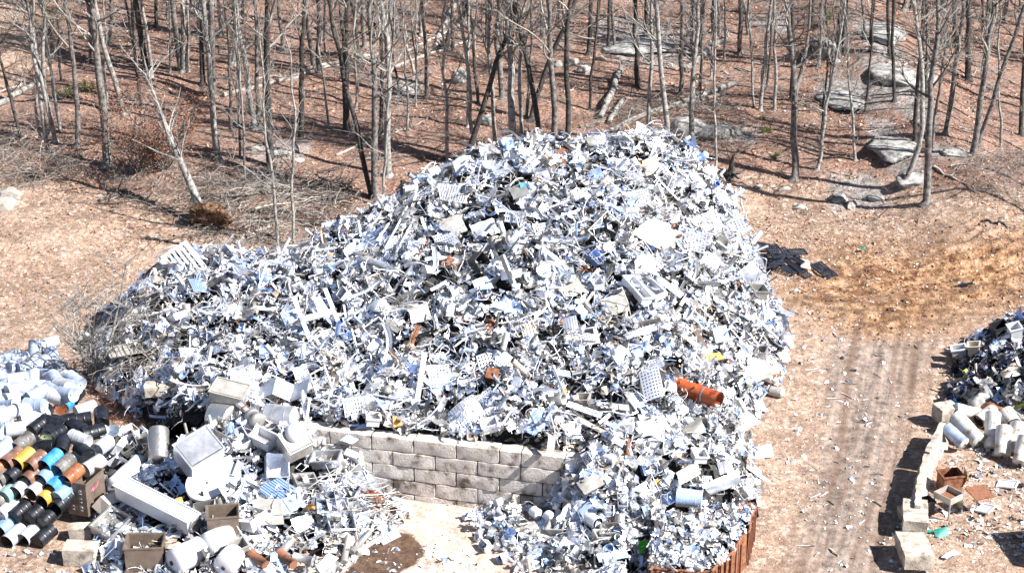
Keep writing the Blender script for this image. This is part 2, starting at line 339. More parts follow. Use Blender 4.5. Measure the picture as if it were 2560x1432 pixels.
def ground_mat():
    m = bpy.data.materials.new('ground_mat'); m.use_nodes = True; T = m.node_tree; N = T.nodes; L = T.links; b = N['Principled BSDF']
    g = N.new('ShaderNodeNewGeometry')
    def noise(sc, det=6, ro=.6, src=None):
        n = N.new('ShaderNodeTexNoise'); n.inputs['Scale'].default_value = sc; n.inputs['Detail'].default_value = det; n.inputs['Roughness'].default_value = ro
        L.new(src or g.outputs['Position'], n.inputs['Vector']); return n.outputs['Fac']
    def vor(sc, out='Color'):
        n = N.new('ShaderNodeTexVoronoi'); n.inputs['Scale'].default_value = sc; L.new(g.outputs['Position'], n.inputs['Vector']); return n.outputs[out]
    def ramp(f, st):
        r = N.new('ShaderNodeValToRGB'); e = r.color_ramp.elements
        e[0].position, e[0].color = st[0][0], (*st[0][1], 1); e[1].position, e[1].color = st[-1][0], (*st[-1][1], 1)
        for p, c in st[1:-1]: e.new(p).color = (*c, 1)
        L.new(f, r.inputs[0]); return r.outputs[0]
    def mix(f, a, c, mode='MIX'):
        x = N.new('ShaderNodeMix'); x.data_type = 'RGBA'; x.blend_type = mode
        if isinstance(f, float): x.inputs[0].default_value = f
        else: L.new(f, x.inputs[0])
        for s_, v in ((6, a), (7, c)):
            if isinstance(v, tuple): x.inputs[s_].default_value = (*v, 1)
            else: L.new(v, x.inputs[s_])
        return x.outputs[2]
    def mth(op, a, c=0.0):
        x = N.new('ShaderNodeMath'); x.operation = op; x.use_clamp = op in ('MULTIPLY', 'SUBTRACT') and False
        for s_, v in ((0, a), (1, c)):
            if isinstance(v, (int, float)): x.inputs[s_].default_value = v
            else: L.new(v, x.inputs[s_])
        return x.outputs[0]
    def sep(nm):
        a = N.new('ShaderNodeAttribute'); a.attribute_name = nm; s_ = N.new('ShaderNodeSeparateColor'); L.new(a.outputs['Color'], s_.inputs[0]); return s_.outputs
    za, zb, zc = sep('zone_a'), sep('zone_b'), sep('zone_c')
    edge = noise(1.6, 8, .7)
    def rag(f, w=.35):   # ragged edge
        k = mth('ADD', f, mth('MULTIPLY', mth('SUBTRACT', edge, .5), 1.3)); r = N.new('ShaderNodeMapRange'); r.inputs[1].default_value = .5 - w / 2; r.inputs[2].default_value = .5 + w / 2; L.new(k, r.inputs[0]); return r.outputs[0]
    big = noise(.35, 5); mid = noise(2.2, 7, .68); fine = noise(9, 6, .75); vfine = noise(28, 3, .8)
    vc = N.new('ShaderNodeSeparateColor'); L.new(vor(11), vc.inputs[0]); cell = vc.outputs[0]
    vc2 = N.new('ShaderNodeSeparateColor'); L.new(vor(5.5), vc2.inputs[0]); cell2 = vc2.outputs[1]
    leafc = ramp(cell, [(0, (.15, .085, .06)), (.3, (.33, .2, .145)), (.6, (.5, .335, .25)), (.85, (.56, .41, .33)), (1, (.68, .56, .47))])
    leafd = ramp(mid, [(.3, (.13, .085, .065)), (.42, (.27, .185, .14)), (.55, (.44, .31, .24)), (.75, (.5, .385, .31))])
    leafc = mix(.5, leafc, leafd)
    grey = ramp(noise(.9, 8, .72), [(.45, (0, 0, 0)), (.62, (1, 1, 1))])
    leafc = mix(mth('MULTIPLY', grey, .5), leafc, (.3, .26, .23)); leafc = mix(mth('MULTIPLY', ramp(noise(.55, 7, .75), [(.5, (0, 0, 0)), (.64, (1, 1, 1))]), .55), leafc, (.14, .095, .075))
    dirt = ramp(mid, [(.25, (.2, .135, .09)), (.42, (.37, .265, .19)), (.55, (.48, .365, .275)), (.75, (.56, .46, .37))])
    dirt = mix(.38, dirt, ramp(fine, [(.33, (.14, .09, .06)), (.5, (.42, .31, .22)), (.62, (.62, .54, .46))]))
    dirt = mix(mth('MULTIPLY', ramp(noise(.16, 9, .74), [(.47, (0, 0, 0)), (.58, (1, 1, 1))]), .6), dirt, (.26, .19, .14))
    dirt = mix(mth('MULTIPLY', ramp(big, [(.4, (0, 0, 0)), (.6, (1, 1, 1))]), .5), dirt, (.4, .3, .22))
    speck = ramp(cell2, [(.86, (0, 0, 0)), (.9, (1, 1, 1))])
    dirt = mix(mth('MULTIPLY', ramp(noise(.7, 8, .72), [(.48, (0, 0, 0)), (.6, (1, 1, 1))]), .65), dirt, (.19, .135, .095)); dirt = mix(mth('MULTIPLY', speck, .45), dirt, (.66, .6, .53))
    mudc = ramp(noise(1.5, 9, .78), [(.38, (.07, .033, .015)), (.465, (.24, .13, .06)), (.54, (.42, .275, .155)), (.68, (.54, .42, .3))])
    mp = N.new('ShaderNodeMapping'); mp.vector_type = 'TEXTURE'; L.new(g.outputs['Position'], mp.inputs[0]); mp.inputs['Rotation'].default_value = (0, 0, R(-15.5)); mp.inputs['Scale'].default_value = (.42, 7.0, 1); streak = noise(1.0, 7, .7, mp.outputs[0])
    roadc = ramp(mix(.5, mid, streak), [(.4, (.085, .07, .058)), (.47, (.18, .15, .125)), (.54, (.29, .24, .195)), (.64, (.43, .355, .295))])
    roadc = mix(mth('MULTIPLY', speck, .12), roadc, (.6, .56, .5))
    padc = ramp(noise(1.3, 8, .65), [(.3, (.36, .27, .2)), (.45, (.52, .42, .34)), (.6, (.62, .54, .46)), (.75, (.55, .44, .35))])
    wetc = ramp(mid, [(.3, (.05, .03, .018)), (.6, (.13, .085, .055)), (.8, (.24, .17, .12))])
    rockc = ramp(noise(1.5, 10, .7), [(.36, (.07, .065, .06)), (.44, (.24, .23, .215)), (.55, (.4, .39, .37)), (.68, (.34, .325, .3)), (.8, (.5, .49, .47))])
    moss = ramp(noise(.8, 6, .7), [(.6, (0, 0, 0)), (.72, (1, 1, 1))])
    rockc = mix(mth('MULTIPLY', moss, .6), rockc, (.32, .25, .1))
    leafc = mix(1.0, leafc, (.76, .72, .7), 'MULTIPLY')
    c = mix(rag(za[0], .5), dirt, leafc)
    c = mix(rag(za[1], .7), c, mudc); c = mix(mth('MULTIPLY', rag(za[2], .6), .95), c, roadc); c = mix(mth('MULTIPLY', mth('MULTIPLY', zc[0], .85), ramp(noise(2.6, 6, .7), [(.3, (.6, .6, .6)), (.5, (1, 1, 1))])), c, (.14, .088, .058))
    c = mix(rag(zb[0]), c, padc); rk = mth('MULTIPLY', zb[2], ramp(noise(1.1, 6, .7), [(.36, (.3, .3, .3)), (.44, (1, 1, 1))])); c = mix(rk, c, rockc); c = mix(rag(zb[1], .3), c, wetc)
    soft_ = mth('SUBTRACT', .5, mth('MULTIPLY', za[2], .3)); c = mix(soft_, c, ramp(vfine, [(.36, (.06, .05, .045)), (.64, (.86, .84, .82))]), 'OVERLAY'); c = mix(soft_, c, ramp(noise(4.3, 5, .75), [(.36, (.12, .1, .09)), (.62, (.8, .79, .78))]), 'OVERLAY'); c = mix(1.0, c, (.94, .9, .915), 'MULTIPLY')
    L.new(c, b.inputs['Base Color'])
    r = N.new('ShaderNodeMapRange'); L.new(rag(zb[1], .3), r.inputs[0]); r.inputs[3].default_value = .93; r.inputs[4].default_value = .22; L.new(r.outputs[0], b.inputs['Roughness'])
    b.inputs['Specular IOR Level'].default_value = .3
    h = mth('ADD', mth('MULTIPLY', fine, .6), mth('ADD', mth('MULTIPLY', cell, .35), mth('MULTIPLY', mid, 1.3)))
    soften = mth('SUBTRACT', 1.0, mth('MULTIPLY', mth('ADD', za[2], zb[0]), .6))
    bp = N.new('ShaderNodeBump'); bp.inputs['Distance'].default_value = .16; L.new(h, bp.inputs['Height']); bp.inputs['Strength'].default_value = .8
    L.new(mth('MULTIPLY', soften, .85), bp.inputs['Strength'])
    L.new(bp.outputs[0], b.inputs['Normal'])
    return m
build_ground()
# ---------------------------------------------------------------- concrete block wall
WALL_Z = 2.65
wa = atz(860, 1080, WALL_Z); wb = atz(1490, 1153, WALL_Z)
wd = (wb - wa)[:2] / np.linalg.norm((wb - wa)[:2]); WANG = math.degrees(math.atan2(wd[1], wd[0]))
wback = np.array((-wd[1], wd[0]))
def build_wall():
    o0 = wa[:2] - wd * 3.7 + wback * .3
    w = empty('retaining_wall', (o0[0], o0[1], 0), yaw(WANG), 'grey wall of big stacked concrete blocks holding back the scrap heap', 'wall')
    ch = .605; n = 5; z0 = WALL_Z - n * ch
    def block(x, z, L_, r_, front=0.0):
        hx, hy, hz = L_ / 2 - .012, .3, ch / 2 - .008; bv = .045
        b = Bag(); nx, nz = 9, 5
        # rounded block: superellipsoid-like box grid
        def face(ax):
            u, v = np.meshgrid(np.linspace(-1, 1, nx), np.linspace(-1, 1, nz), indexing='ij')
            return u, v
        P = []; F = []
        for (sx, sy, sz) in ((0, -1, 0), (0, 1, 0), (1, 0, 0), (-1, 0, 0), (0, 0, 1), (0, 0, -1)):
            u, v = face(0); o = np.ones_like(u)
            if sy: c = np.stack((u * -sy, o * sy, v), -1)
            elif sx: c = np.stack((o * sx, u * sx, v), -1)
            else: c = np.stack((u * sz, v, o * sz), -1)
            q = c * [hx, hy, hz]; inner = np.clip(q, [-hx + bv, -hy + bv, -hz + bv], [hx - bv, hy - bv, hz - bv])
            dd = q - inner; ln = np.linalg.norm(dd, axis=-1, keepdims=True); q = inner + dd / np.maximum(ln, 1e-6) * np.minimum(ln, bv)
            wx = q[..., 0] + x; wz = q[..., 2] + z
            amp = (fbm(wx * 2.3 + r_ * 31, wz * 2.3 + q[..., 1] * 3 + r_ * 7) - .47)
            q = q + np.stack((0 * amp, np.where(q[..., 1] < 0, -1, 1) * amp * .13, np.where(q[..., 2] > 0, 1, 0) * amp * .12), -1)
            base = len(P) and sum(len(p) for p in P)
            P.append(q.reshape(-1, 3)); i = np.arange(nx - 1)[:, None] * nz; j = np.arange(nz - 1)[None]
            F.append(np.stack((i + j, i + nz + j, i + nz + j + 1, i + j + 1), -1).reshape(-1, 4) + base)
        b.add(np.concatenate(P), [np.concatenate(F)], 0, True)
        b.build('block', 'concrete', w, TM((x, front, z), Euler((0, 0, r_ * .012 - .006))))
    L = 1.7
    for k in range(n):
        z = z0 + (k + .5) * ch; x = -(L / 2 if k % 2 else 0) - .3
        i = 0
        while x < 22.0 - (n - 1 - k) * .0:
            r_ = rs.rand()
            if k == 4 and 5 < i < 7: l = L / 2
            else: l = L
            if x + l < 14.4:
                block(x + l / 2, z, l, r_, (rs.rand() - .5) * .05 + (n - 1 - k) * -.012)
            x += l; i += 1
    # cap blocks of the top course set back a little
    return w
build_wall()

# ---------------------------------------------------------------- heaps: thin-plate surfaces through points seen in the photo
class Heap:
    def __init__(s, ctrl, poly, wallside=None, fall=1.3, rough=.35, base=ground):
        C = np.array(ctrl, float); s.C = C; s.poly = [tuple(p) for p in poly]; s.wall = wallside; s.fall = fall; s.rough = rough; s.base = base
        n = len(C); D = np.hypot(C[:, None, 0] - C[None, :, 0], C[:, None, 1] - C[None, :, 1])
        K = D * D * np.log(D + 1e-9) + np.eye(n) * .6; Pm = np.column_stack((np.ones(n), C[:, :2]))
        A = np.block([[K, Pm], [Pm.T, np.zeros((3, 3))]]); s.w = np.linalg.solve(A, np.concatenate((C[:, 2], np.zeros(3))))
        n = len(s.poly); s.edges = [(s.poly[i], s.poly[(i + 1) % n]) for i in range(n) if not (wallside and i in wallside)]
    def __call__(s, x, y):
        x = np.asarray(x, float); y = np.asarray(y, float); sh = x.shape; x = x.ravel(); y = y.ravel()
        C = s.C; D = np.hypot(x[:, None] - C[None, :, 0], y[:, None] - C[None, :, 1])
        z = (D * D * np.log(D + 1e-9)) @ s.w[:len(C)] + s.w[-3] + s.w[-2] * x + s.w[-1] * y
        d = np.full(x.shape, 1e9)
        for a, b in s.edges: d = np.minimum(d, seg_d(x, y, [a, b]))
        f = np.clip(d / s.fall, 0, 1) ** .75
        g = s.base(x, y)
        h = g + (np.maximum(z, g + .1) - g) * f + s.rough * (fbm(x * .9 + 3, y * .9) - .47) * 2 * f
        rel = s.rough * 1.0 * f * (fbm(x * 1.55 + 31, y * 1.55 + 7, 3) - .44) * 1.5
        return np.where(inside(x, y, s.poly), h + rel, -5.0).reshape(sh)
def cy(px, py, Y): return tuple(aty(px, py, Y))
def cz(px, py, z): return tuple(atz(px, py, z))
wfa = atz(420, 1080 - 440 * .116, WALL_Z)[:2] + wback * .45; wfb = wb[:2] + wback * .45
crest = [(1160, 392, 86), (1280, 362, 86), (1400, 358, 86.5), (1500, 352, 87), (1600, 338, 87), (1680, 352, 87), (1740, 380, 87.5), (1790, 440, 88), (1835, 505, 88.5),
         (1060, 462, 85), (960, 520, 84), (880, 545, 83.5), (800, 600, 83), (740, 635, 82), (660, 650, 82), (560, 640, 82), (470, 625, 82), (400, 665, 81), (330, 730, 80), (290, 800, 79)]
ctrl = [cy(*c) for c in crest] + [tuple(np.array(cy(*c)) + (0, 3.5, -2.0)) for c in crest[::2]]
ctrl += [cz(1860, 640, 2.6), cz(1880, 760, 2.2), cz(1880, 880, 1.9), cz(1830, 980, 1.7), cz(1750, 1060, 2.3), cz(1640, 1130, 2.4), cz(1540, 1150, 2.7), cz(1700, 900, 3.5), cz(1500, 960, 3.7),
         cz(1300, 1080, 3.2), cz(1100, 1060, 3.1), cz(900, 1040, 3.0), cz(700, 990, 3.0), cz(520, 960, 2.8), cz(360, 930, 1.9), cz(320, 860, 1.9), cz(700, 780, 3.3), cz(480, 800, 2.9),
         cz(1000, 700, 4.7), cz(1300, 560, 6.2), cz(1150, 850, 4.0), cz(1600, 600, 6.0), cz(1500, 760, 4.7)]
main_poly = [tuple(wfa), tuple(wfb), cz(1600, 1245, .4)[:2], cz(1650, 1300, 0)[:2], cz(1880, 1270, 0)[:2], cz(1868, 1130, 0)[:2], cz(1905, 1020, 0)[:2], cz(1968, 925, 0)[:2], cz(1972, 830, 0)[:2],
             cz(1928, 730, 0)[:2], cz(1882, 645, .2)[:2], (12.6, 92), (10.5, 94.5), (4, 94.5), (-3, 92.5), (-8, 89.5), (-12, 87), (-17, 86), (-19, 83), (-19.2, 79), cz(232, 960, 0)[:2], cz(290, 1010, .4)[:2], cz(400, 1040, 1.0)[:2]]
HM = Heap(ctrl, main_poly, wallside={0, 22}, fall=1.6, rough=.55)
# spill in front of the wall on the right
HS = Heap([cz(1450, 1130, 3.0), cz(1560, 1160, 2.6), cz(1400, 1235, 1.2), cz(1410, 1180, 2.0), cz(1560, 1280, 1.4), cz(1650, 1200, 2.1), cz(1760, 1170, 2.1), cz(1840, 1190, 1.5), cz(1400, 1300, .6), cz(1300, 1330, .35), cz(1500, 1380, .8), cz(1600, 1400, .9), cz(1220, 1300, .2), cz(1420, 1440, .4), cz(1860, 1260, 1.5), cz(1700, 1260, 1.7)],
          [cz(1160, 1290, 0)[:2], cz(1300, 1252, 0)[:2], tuple(wb[:2] - wback * .02 - wd * 2.2), tuple(wb[:2] - wd * .4), tuple(wb[:2] + wback * 1.5 + wd * .5), (9, 69), cz(1880, 1130, 0)[:2], cz(1900, 1250, 0)[:2], cz(1870, 1300, 0)[:2], cz(1640, 1320, 0)[:2], cz(1625, 1440, 0)[:2], cz(1640, 1560, 0)[:2], cz(1330, 1560, 0)[:2], cz(1280, 1425, 0)[:2], cz(1195, 1365, 0)[:2]],
          wallside={2, 3, 4, 9}, fall=1.1, rough=.3)
# front left heap of tanks and casings
HL = Heap([cz(480, 1035, 2.6), cz(620, 1060, 2.85), cz(720, 1090, 2.5), cz(830, 1170, 1.6), cz(390, 1110, 1.5), cz(520, 1160, 1.8), cz(660, 1190, 1.7), cz(800, 1215, 1.5), cz(900, 1230, .9), cz(300, 1220, .8), cz(430, 1280, .9), cz(560, 1310, 1.0), cz(700, 1320, .8), cz(820, 1330, .7), cz(940, 1300, .4), cz(400, 1400, .5), cz(600, 1420, .5), cz(760, 1420, .4)],
          [cz(255, 1150, 0)[:2], cz(300, 1110, 0)[:2], cz(360, 1140, 0)[:2], tuple(wfa - wback * 1.1), tuple(wa[:2] + wd * 1.3 - wback * .03), cz(960, 1250, 0)[:2], cz(1040, 1288, 0)[:2], cz(975, 1325, 0)[:2], cz(925, 1380, 0)[:2], cz(860, 1425, 0)[:2], cz(850, 1560, 0)[:2], cz(250, 1560, 0)[:2], cz(215, 1400, 0)[:2], cz(230, 1290, 0)[:2]],
          wallside={2, 3}, fall=.9, rough=.25)
# dark heap on the right
HR = Heap([cz(2420, 900, .8), cz(2520, 860, 1.5), cz(2600, 900, 2.2), cz(2500, 960, 1.3), cz(2420, 1000, .8), cz(2560, 1020, 1.2), cz(2700, 900, 2.4)],
          [cz(2385, 920, 0)[:2], cz(2400, 870, 0)[:2], cz(2480, 850, 0)[:2], cz(2580, 830, 0)[:2], cz(2800, 820, 0)[:2], cz(2800, 1040, 0)[:2], cz(2560, 1075, 0)[:2], cz(2420, 1060, 0)[:2], cz(2360, 1020, 0)[:2], cz(2370, 960, 0)[:2]], fall=1.0, rough=.25)
BINZ = 1.45
bin_poly = [cz(1627, 1418, BINZ)[:2], cz(1778, 1428, BINZ)[:2], cz(1868, 1335, BINZ)[:2], cz(1888, 1262, BINZ)[:2], cz(1672, 1290, BINZ)[:2], cz(1627, 1345, BINZ)[:2]]
def HB(x, y):
    x = np.asarray(x, float); y = np.asarray(y, float)
    return np.where(inside(x, y, bin_poly), 1.64 + .35 * (fbm(x * .9, y * .9) - .47) + .06 * (y - 61), -5.0)
def TOP(x, y):
    return np.maximum.reduce([ground(x, y), HM(x, y), HS(x, y), HL(x, y), HR(x, y), HB(x, y)])

# ---------------------------------------------------------------- scrap templates (unit-ish size)
tr = np.random.RandomState(11)
def bagtpl(b):
    V = np.concatenate(b.V); q = {}
    for f, _, _ in b.F: q.setdefault(f.shape[1], []).append(f)
    return V, [np.concatenate(v) for v in q.values()]
def t_sheet(n=4, crumple=1.0, asp=None):
    asp = asp or tr.uniform(.45, 1); u, v = np.meshgrid(np.linspace(-.5, .5, n + 1), np.linspace(-.5, .5, n + 1), indexing='ij')
    x = u.copy(); y = v * asp; z = np.zeros_like(u)
    for _ in range(tr.randint(1, 4)):
        a = tr.uniform(0, math.pi); c = tr.uniform(-.3, .3); z = z + tr.uniform(-.6, .6) * crumple * np.abs(x * math.cos(a) + y * math.sin(a) - c)
    a = tr.uniform(0, math.pi); z = z + tr.uniform(-.15, .15) * np.cos((x * math.cos(a) + y * math.sin(a)) * tr.uniform(3, 7))
    z = z + tr.normal(0, .035 * crumple, z.shape); x = x + tr.normal(0, .05, x.shape) * crumple; y = y + tr.normal(0, .05, x.shape) * crumple
    i = np.arange(n)[:, None] * (n + 1); j = np.arange(n)[None]
    F = np.stack((i + j, i + n + 1 + j, i + n + 2 + j, i + j + 1), -1).reshape(-1, 4)
    if tr.rand() < .5: F = F[tr.rand(len(F)) > .12]
    V = np.stack((x, y, z - z.mean()), -1).reshape(-1, 3)
    return V, [F]
def t_strip(n=7, w=.08, curl=1.0, L=False):
    t = np.linspace(-.5, .5, n); k = tr.uniform(-2.5, 2.5) * curl; k2 = tr.uniform(-1.5, 1.5) * curl
    ang = k * t + k2 * t * t; dx = np.cos(ang); dz = np.sin(ang); x = np.cumsum(dx) / n; z = np.cumsum(dz) / n; x -= x.mean(); z -= z.mean()
    tw = tr.uniform(-1, 1) * curl * t; y0 = np.cos(tw) * w / 2; z0 = np.sin(tw) * w / 2
    rows = [np.stack((x, -y0, z - z0), -1), np.stack((x, y0, z + z0), -1)]
    if L: rows.append(np.stack((x, y0 + np.sin(tw) * w * .0, z + z0 + w * .8), -1))
    if L == 2: rows.insert(0, np.stack((x, -y0, z - z0 + w * .8), -1))
    V = np.concatenate(rows); F = []
    for r_ in range(len(rows) - 1):
        for i in range(n - 1): F.append((r_ * n + i, r_ * n + i + 1, (r_ + 1) * n + i + 1, (r_ + 1) * n + i))
    return V, [np.array(F)]
def t_wire(n=9, r=.012, curl=1.0, loops=0):
    t = np.linspace(0, 1, n)
    if loops:
        a = t * 2 * math.pi * loops; rr = .35 * (1 + tr.uniform(-.2, .2) * t)
        P = np.stack((rr * np.cos(a), rr * np.sin(a) * tr.uniform(.6, 1), .1 * np.sin(a * 1.7)), -1)
    else:
        P = np.stack((t - .5, curl * tr.uniform(-.4, .4) * np.sin(t * tr.uniform(2, 6)), curl * tr.uniform(-.3, .3) * np.sin(t * tr.uniform(2, 5) + 1)), -1) + tr.normal(0, .02, (n, 3)) * curl
    b = Bag(); b.tube(P, r, 3, cap=False); return bagtpl(b)
def t_pipe(r=.06, n=8, open_=True):
    b = Bag(); b.lathe([(r, -.5), (r, 0), (r, .5)], n, dent=.06 * tr.rand()); b.lathe([(r * .85, .5), (r * .85, -.5)], n)
    if not open_: b.disc(r, .49, n); b.disc(r, -.49, n)
    return bagtpl(b)
def t_box(open_=True):
    x, y, z = .5, tr.uniform(.25, .45), tr.uniform(.12, .4)
    V = np.array([(-x, -y, -z), (x, -y, -z), (x, y, -z), (-x, y, -z), (-x, -y, z), (x, -y, z), (x, y, z), (-x, y, z)]) + tr.uniform(-.05, .05, (8, 3))
    F = [(0, 3, 2, 1), (0, 1, 5, 4), (1, 2, 6, 5), (2, 3, 7, 6), (3, 0, 4, 7)]
    if not open_: F.append((4, 5, 6, 7))
    elif tr.rand() < .4: F.pop(tr.randint(1, 5))
    b = Bag().add(V, [F])
    if open_: # rolled rim
        for a, c in ((4, 5), (5, 6), (6, 7), (7, 4)): b.tube([V[a], V[c]], .02, 3, cap=False)
    return bagtpl(b)
def t_grate(nu=7, nv=6, bend=.15):
    b = Bag(); k = tr.uniform(-bend, bend) * 2; k2 = tr.uniform(-bend, bend); asp = tr.uniform(.55, .9)
    def f(u, v): return (u - .5, (v - .5) * asp, k * (u - .5) ** 2 * 2 + k2 * np.sin(v * 3))
    b.sheet(f, nu * 2 + 1, nv * 2 + 1, hole=lambda i, j: i % 2 == 1 and j % 2 == 1); return bagtpl(b)
def t_slats(n=9):
    b = Bag(); k = tr.uniform(-.2, .2)
    def f(u, v): return (u - .5, (v - .5) * .7, k * (u - .5) ** 2 * 2)
    b.sheet(f, n * 2 + 1, 5, hole=lambda i, j: i % 2 == 1 and j in (1, 3)); return bagtpl(b)
def t_disc():
    b = Bag(); r = .5; d = tr.uniform(.02, .25); b.lathe([(.02, 0), (r * .6, .0), (r * .93, d * .8), (r, d), (r * 1.0, d - .03)], 14); return bagtpl(b)
def t_frame():
    b = Bag(); y = tr.uniform(.3, .5); P = np.array([(-.5, -y, 0), (.5, -y, 0), (.5, y, tr.uniform(-.15, .15)), (-.5, y, 0)]); w = tr.uniform(.02, .05)
    for i in range(4):
        b.tube([P[i], P[(i + 1) % 4]], w, 4, smooth=False)
    if tr.rand() < .6: b.tube([(P[0] + P[1]) / 2, (P[2] + P[3]) / 2], w * .7, 4, smooth=False)
    return bagtpl(b)
def t_can():
    b = Bag(); r = tr.uniform(.25, .4); b.lathe([(0.01, -.5), (r, -.5), (r, -.1), (r * .97, 0), (r, .1), (r, .5), (r * .9, .5), (r * .88, -.45)], 12, dent=.12 * tr.rand()); return bagtpl(b)
def t_chunk():
    b = Bag(); n, m_ = 7, 5; a = np.linspace(0, 2 * math.pi, n, endpoint=False); P = []
    for i in range(m_):
        ph = math.pi * (i + .5) / m_; r = math.sin(ph)
        P.append(np.stack((r * np.cos(a), r * np.sin(a), np.full(n, math.cos(ph))), -1) * tr.uniform(.6, 1.2, (n, 1)))
    V = np.concatenate(P) * .45; i = np.arange(m_ - 1)[:, None] * n; j = np.arange(n)[None]; j2 = (j + 1) % n
    F = np.stack((i + j, i + n + j, i + n + j2, i + j2), -1).reshape(-1, 4)
    return V, [F, np.array([list(range(n))]), np.array([list(range((m_ - 1) * n, m_ * n))[::-1]])]
def t_tri(n=None):
    k = tr.randint(3, 6); a = np.sort(tr.uniform(0, 2 * math.pi, k)); V = np.stack((np.cos(a) * .5, np.sin(a) * .5 * tr.uniform(.4, 1), tr.uniform(-.12, .12, k)), -1)
    return V, [np.array([list(range(k))])]
TP = {'sheet': [t_sheet(3) for _ in range(26)], 'fine': [t_sheet(6, .8) for _ in range(18)], 'strip': [t_strip(7, tr.uniform(.05, .16), tr.uniform(.1, 1.2), tr.choice([0, 1, 2])) for _ in range(24)],
      'wire': [t_wire(9, tr.uniform(.008, .02), tr.uniform(.3, 1.5)) for _ in range(20)], 'coil': [t_wire(26, .016, 1, tr.uniform(1.2, 2.5)) for _ in range(6)],
      'pipe': [t_pipe(tr.uniform(.03, .12), 8) for _ in range(6)], 'box': [t_box() for _ in range(10)], 'grate': [t_grate(tr.randint(5, 10), tr.randint(4, 8)) for _ in range(7)],
      'slats': [t_slats(tr.randint(6, 12)) for _ in range(4)], 'disc': [t_disc() for _ in range(4)], 'frame': [t_frame() for _ in range(6)], 'can': [t_can() for _ in range(5)], 'chunk': [t_chunk() for _ in range(8)], 'tri': [t_tri() for _ in range(10)]}
def mats4(n, x, y, z, size, tilt=38, nrm=None, rr=rs):
    """n matrices: random yaw, tilted off the surface normal, uniform size"""
    yw = rr.uniform(0, 2 * math.pi, n); ta = R(tilt) * np.abs(rr.normal(0, 1, n)); td = rr.uniform(0, 2 * math.pi, n)
    ax = np.stack((np.cos(td), np.sin(td), np.zeros(n)), -1)
    up = np.tile((0., 0., 1.), (n, 1)) if nrm is None else nrm
    nz = up * np.cos(ta)[:, None] + ax * np.sin(ta)[:, None]; nz /= np.linalg.norm(nz, axis=1, keepdims=True)
    hx = np.stack((np.cos(yw), np.sin(yw), np.zeros(n)), -1); hx -= nz * (hx * nz).sum(1, keepdims=True); hx /= np.linalg.norm(hx, axis=1, keepdims=True) + 1e-9
    hy = np.cross(nz, hx); M = np.zeros((n, 4, 4)); s3 = np.broadcast_to(np.asarray(size, float).reshape(n, -1), (n, 3)) if np.ndim(size) > 1 else np.repeat(np.asarray(size, float)[:, None], 3, 1)
    M[:, :3, 0] = hx * s3[:, :1]; M[:, :3, 1] = hy * s3[:, 1:2]; M[:, :3, 2] = nz * s3[:, 2:3]; M[:, 0, 3] = x; M[:, 1, 3] = y; M[:, 2, 3] = z; M[:, 3, 3] = 1
    return M
SCR = ['bright_metal', 'satin_metal', 'white_metal', 'dull_metal', 'blue_metal', 'tan_metal', 'dark_metal', 'rust', 'amber']
def normals(f, x, y):
    e = .25; gx = (f(x + e, y) - f(x - e, y)) / (2 * e); gy = (f(x, y + e) - f(x, y - e)) / (2 * e)
    gx = np.clip(gx, -1.2, 1.2); gy = np.clip(gy, -1.2, 1.2); v = np.stack((-gx, -gy, np.ones_like(gx)), -1); return v / np.linalg.norm(v, axis=1, keepdims=True)
def sample(f, poly, n, rr=rs, avoid=None):
    P = np.array(poly); a = P.min(0) - .3; c = P.max(0) + .3; X = []; Y = []; tot = 0
    while tot < n:
        x = rr.uniform(a[0], c[0], n * 2); y = rr.uniform(a[1], c[1], n * 2); k = inside(x, y, [tuple(p) for p in poly]); x, y = x[k], y[k]
        X.append(x); Y.append(y); tot += len(x)
    x = np.concatenate(X)[:n]; y = np.concatenate(Y)[:n]; return x, y, f(x, y)
def others(fs, x, y, z):
    k = np.ones(len(x), bool)
    for g in fs: k &= g(x, y) < z + .1
    return k
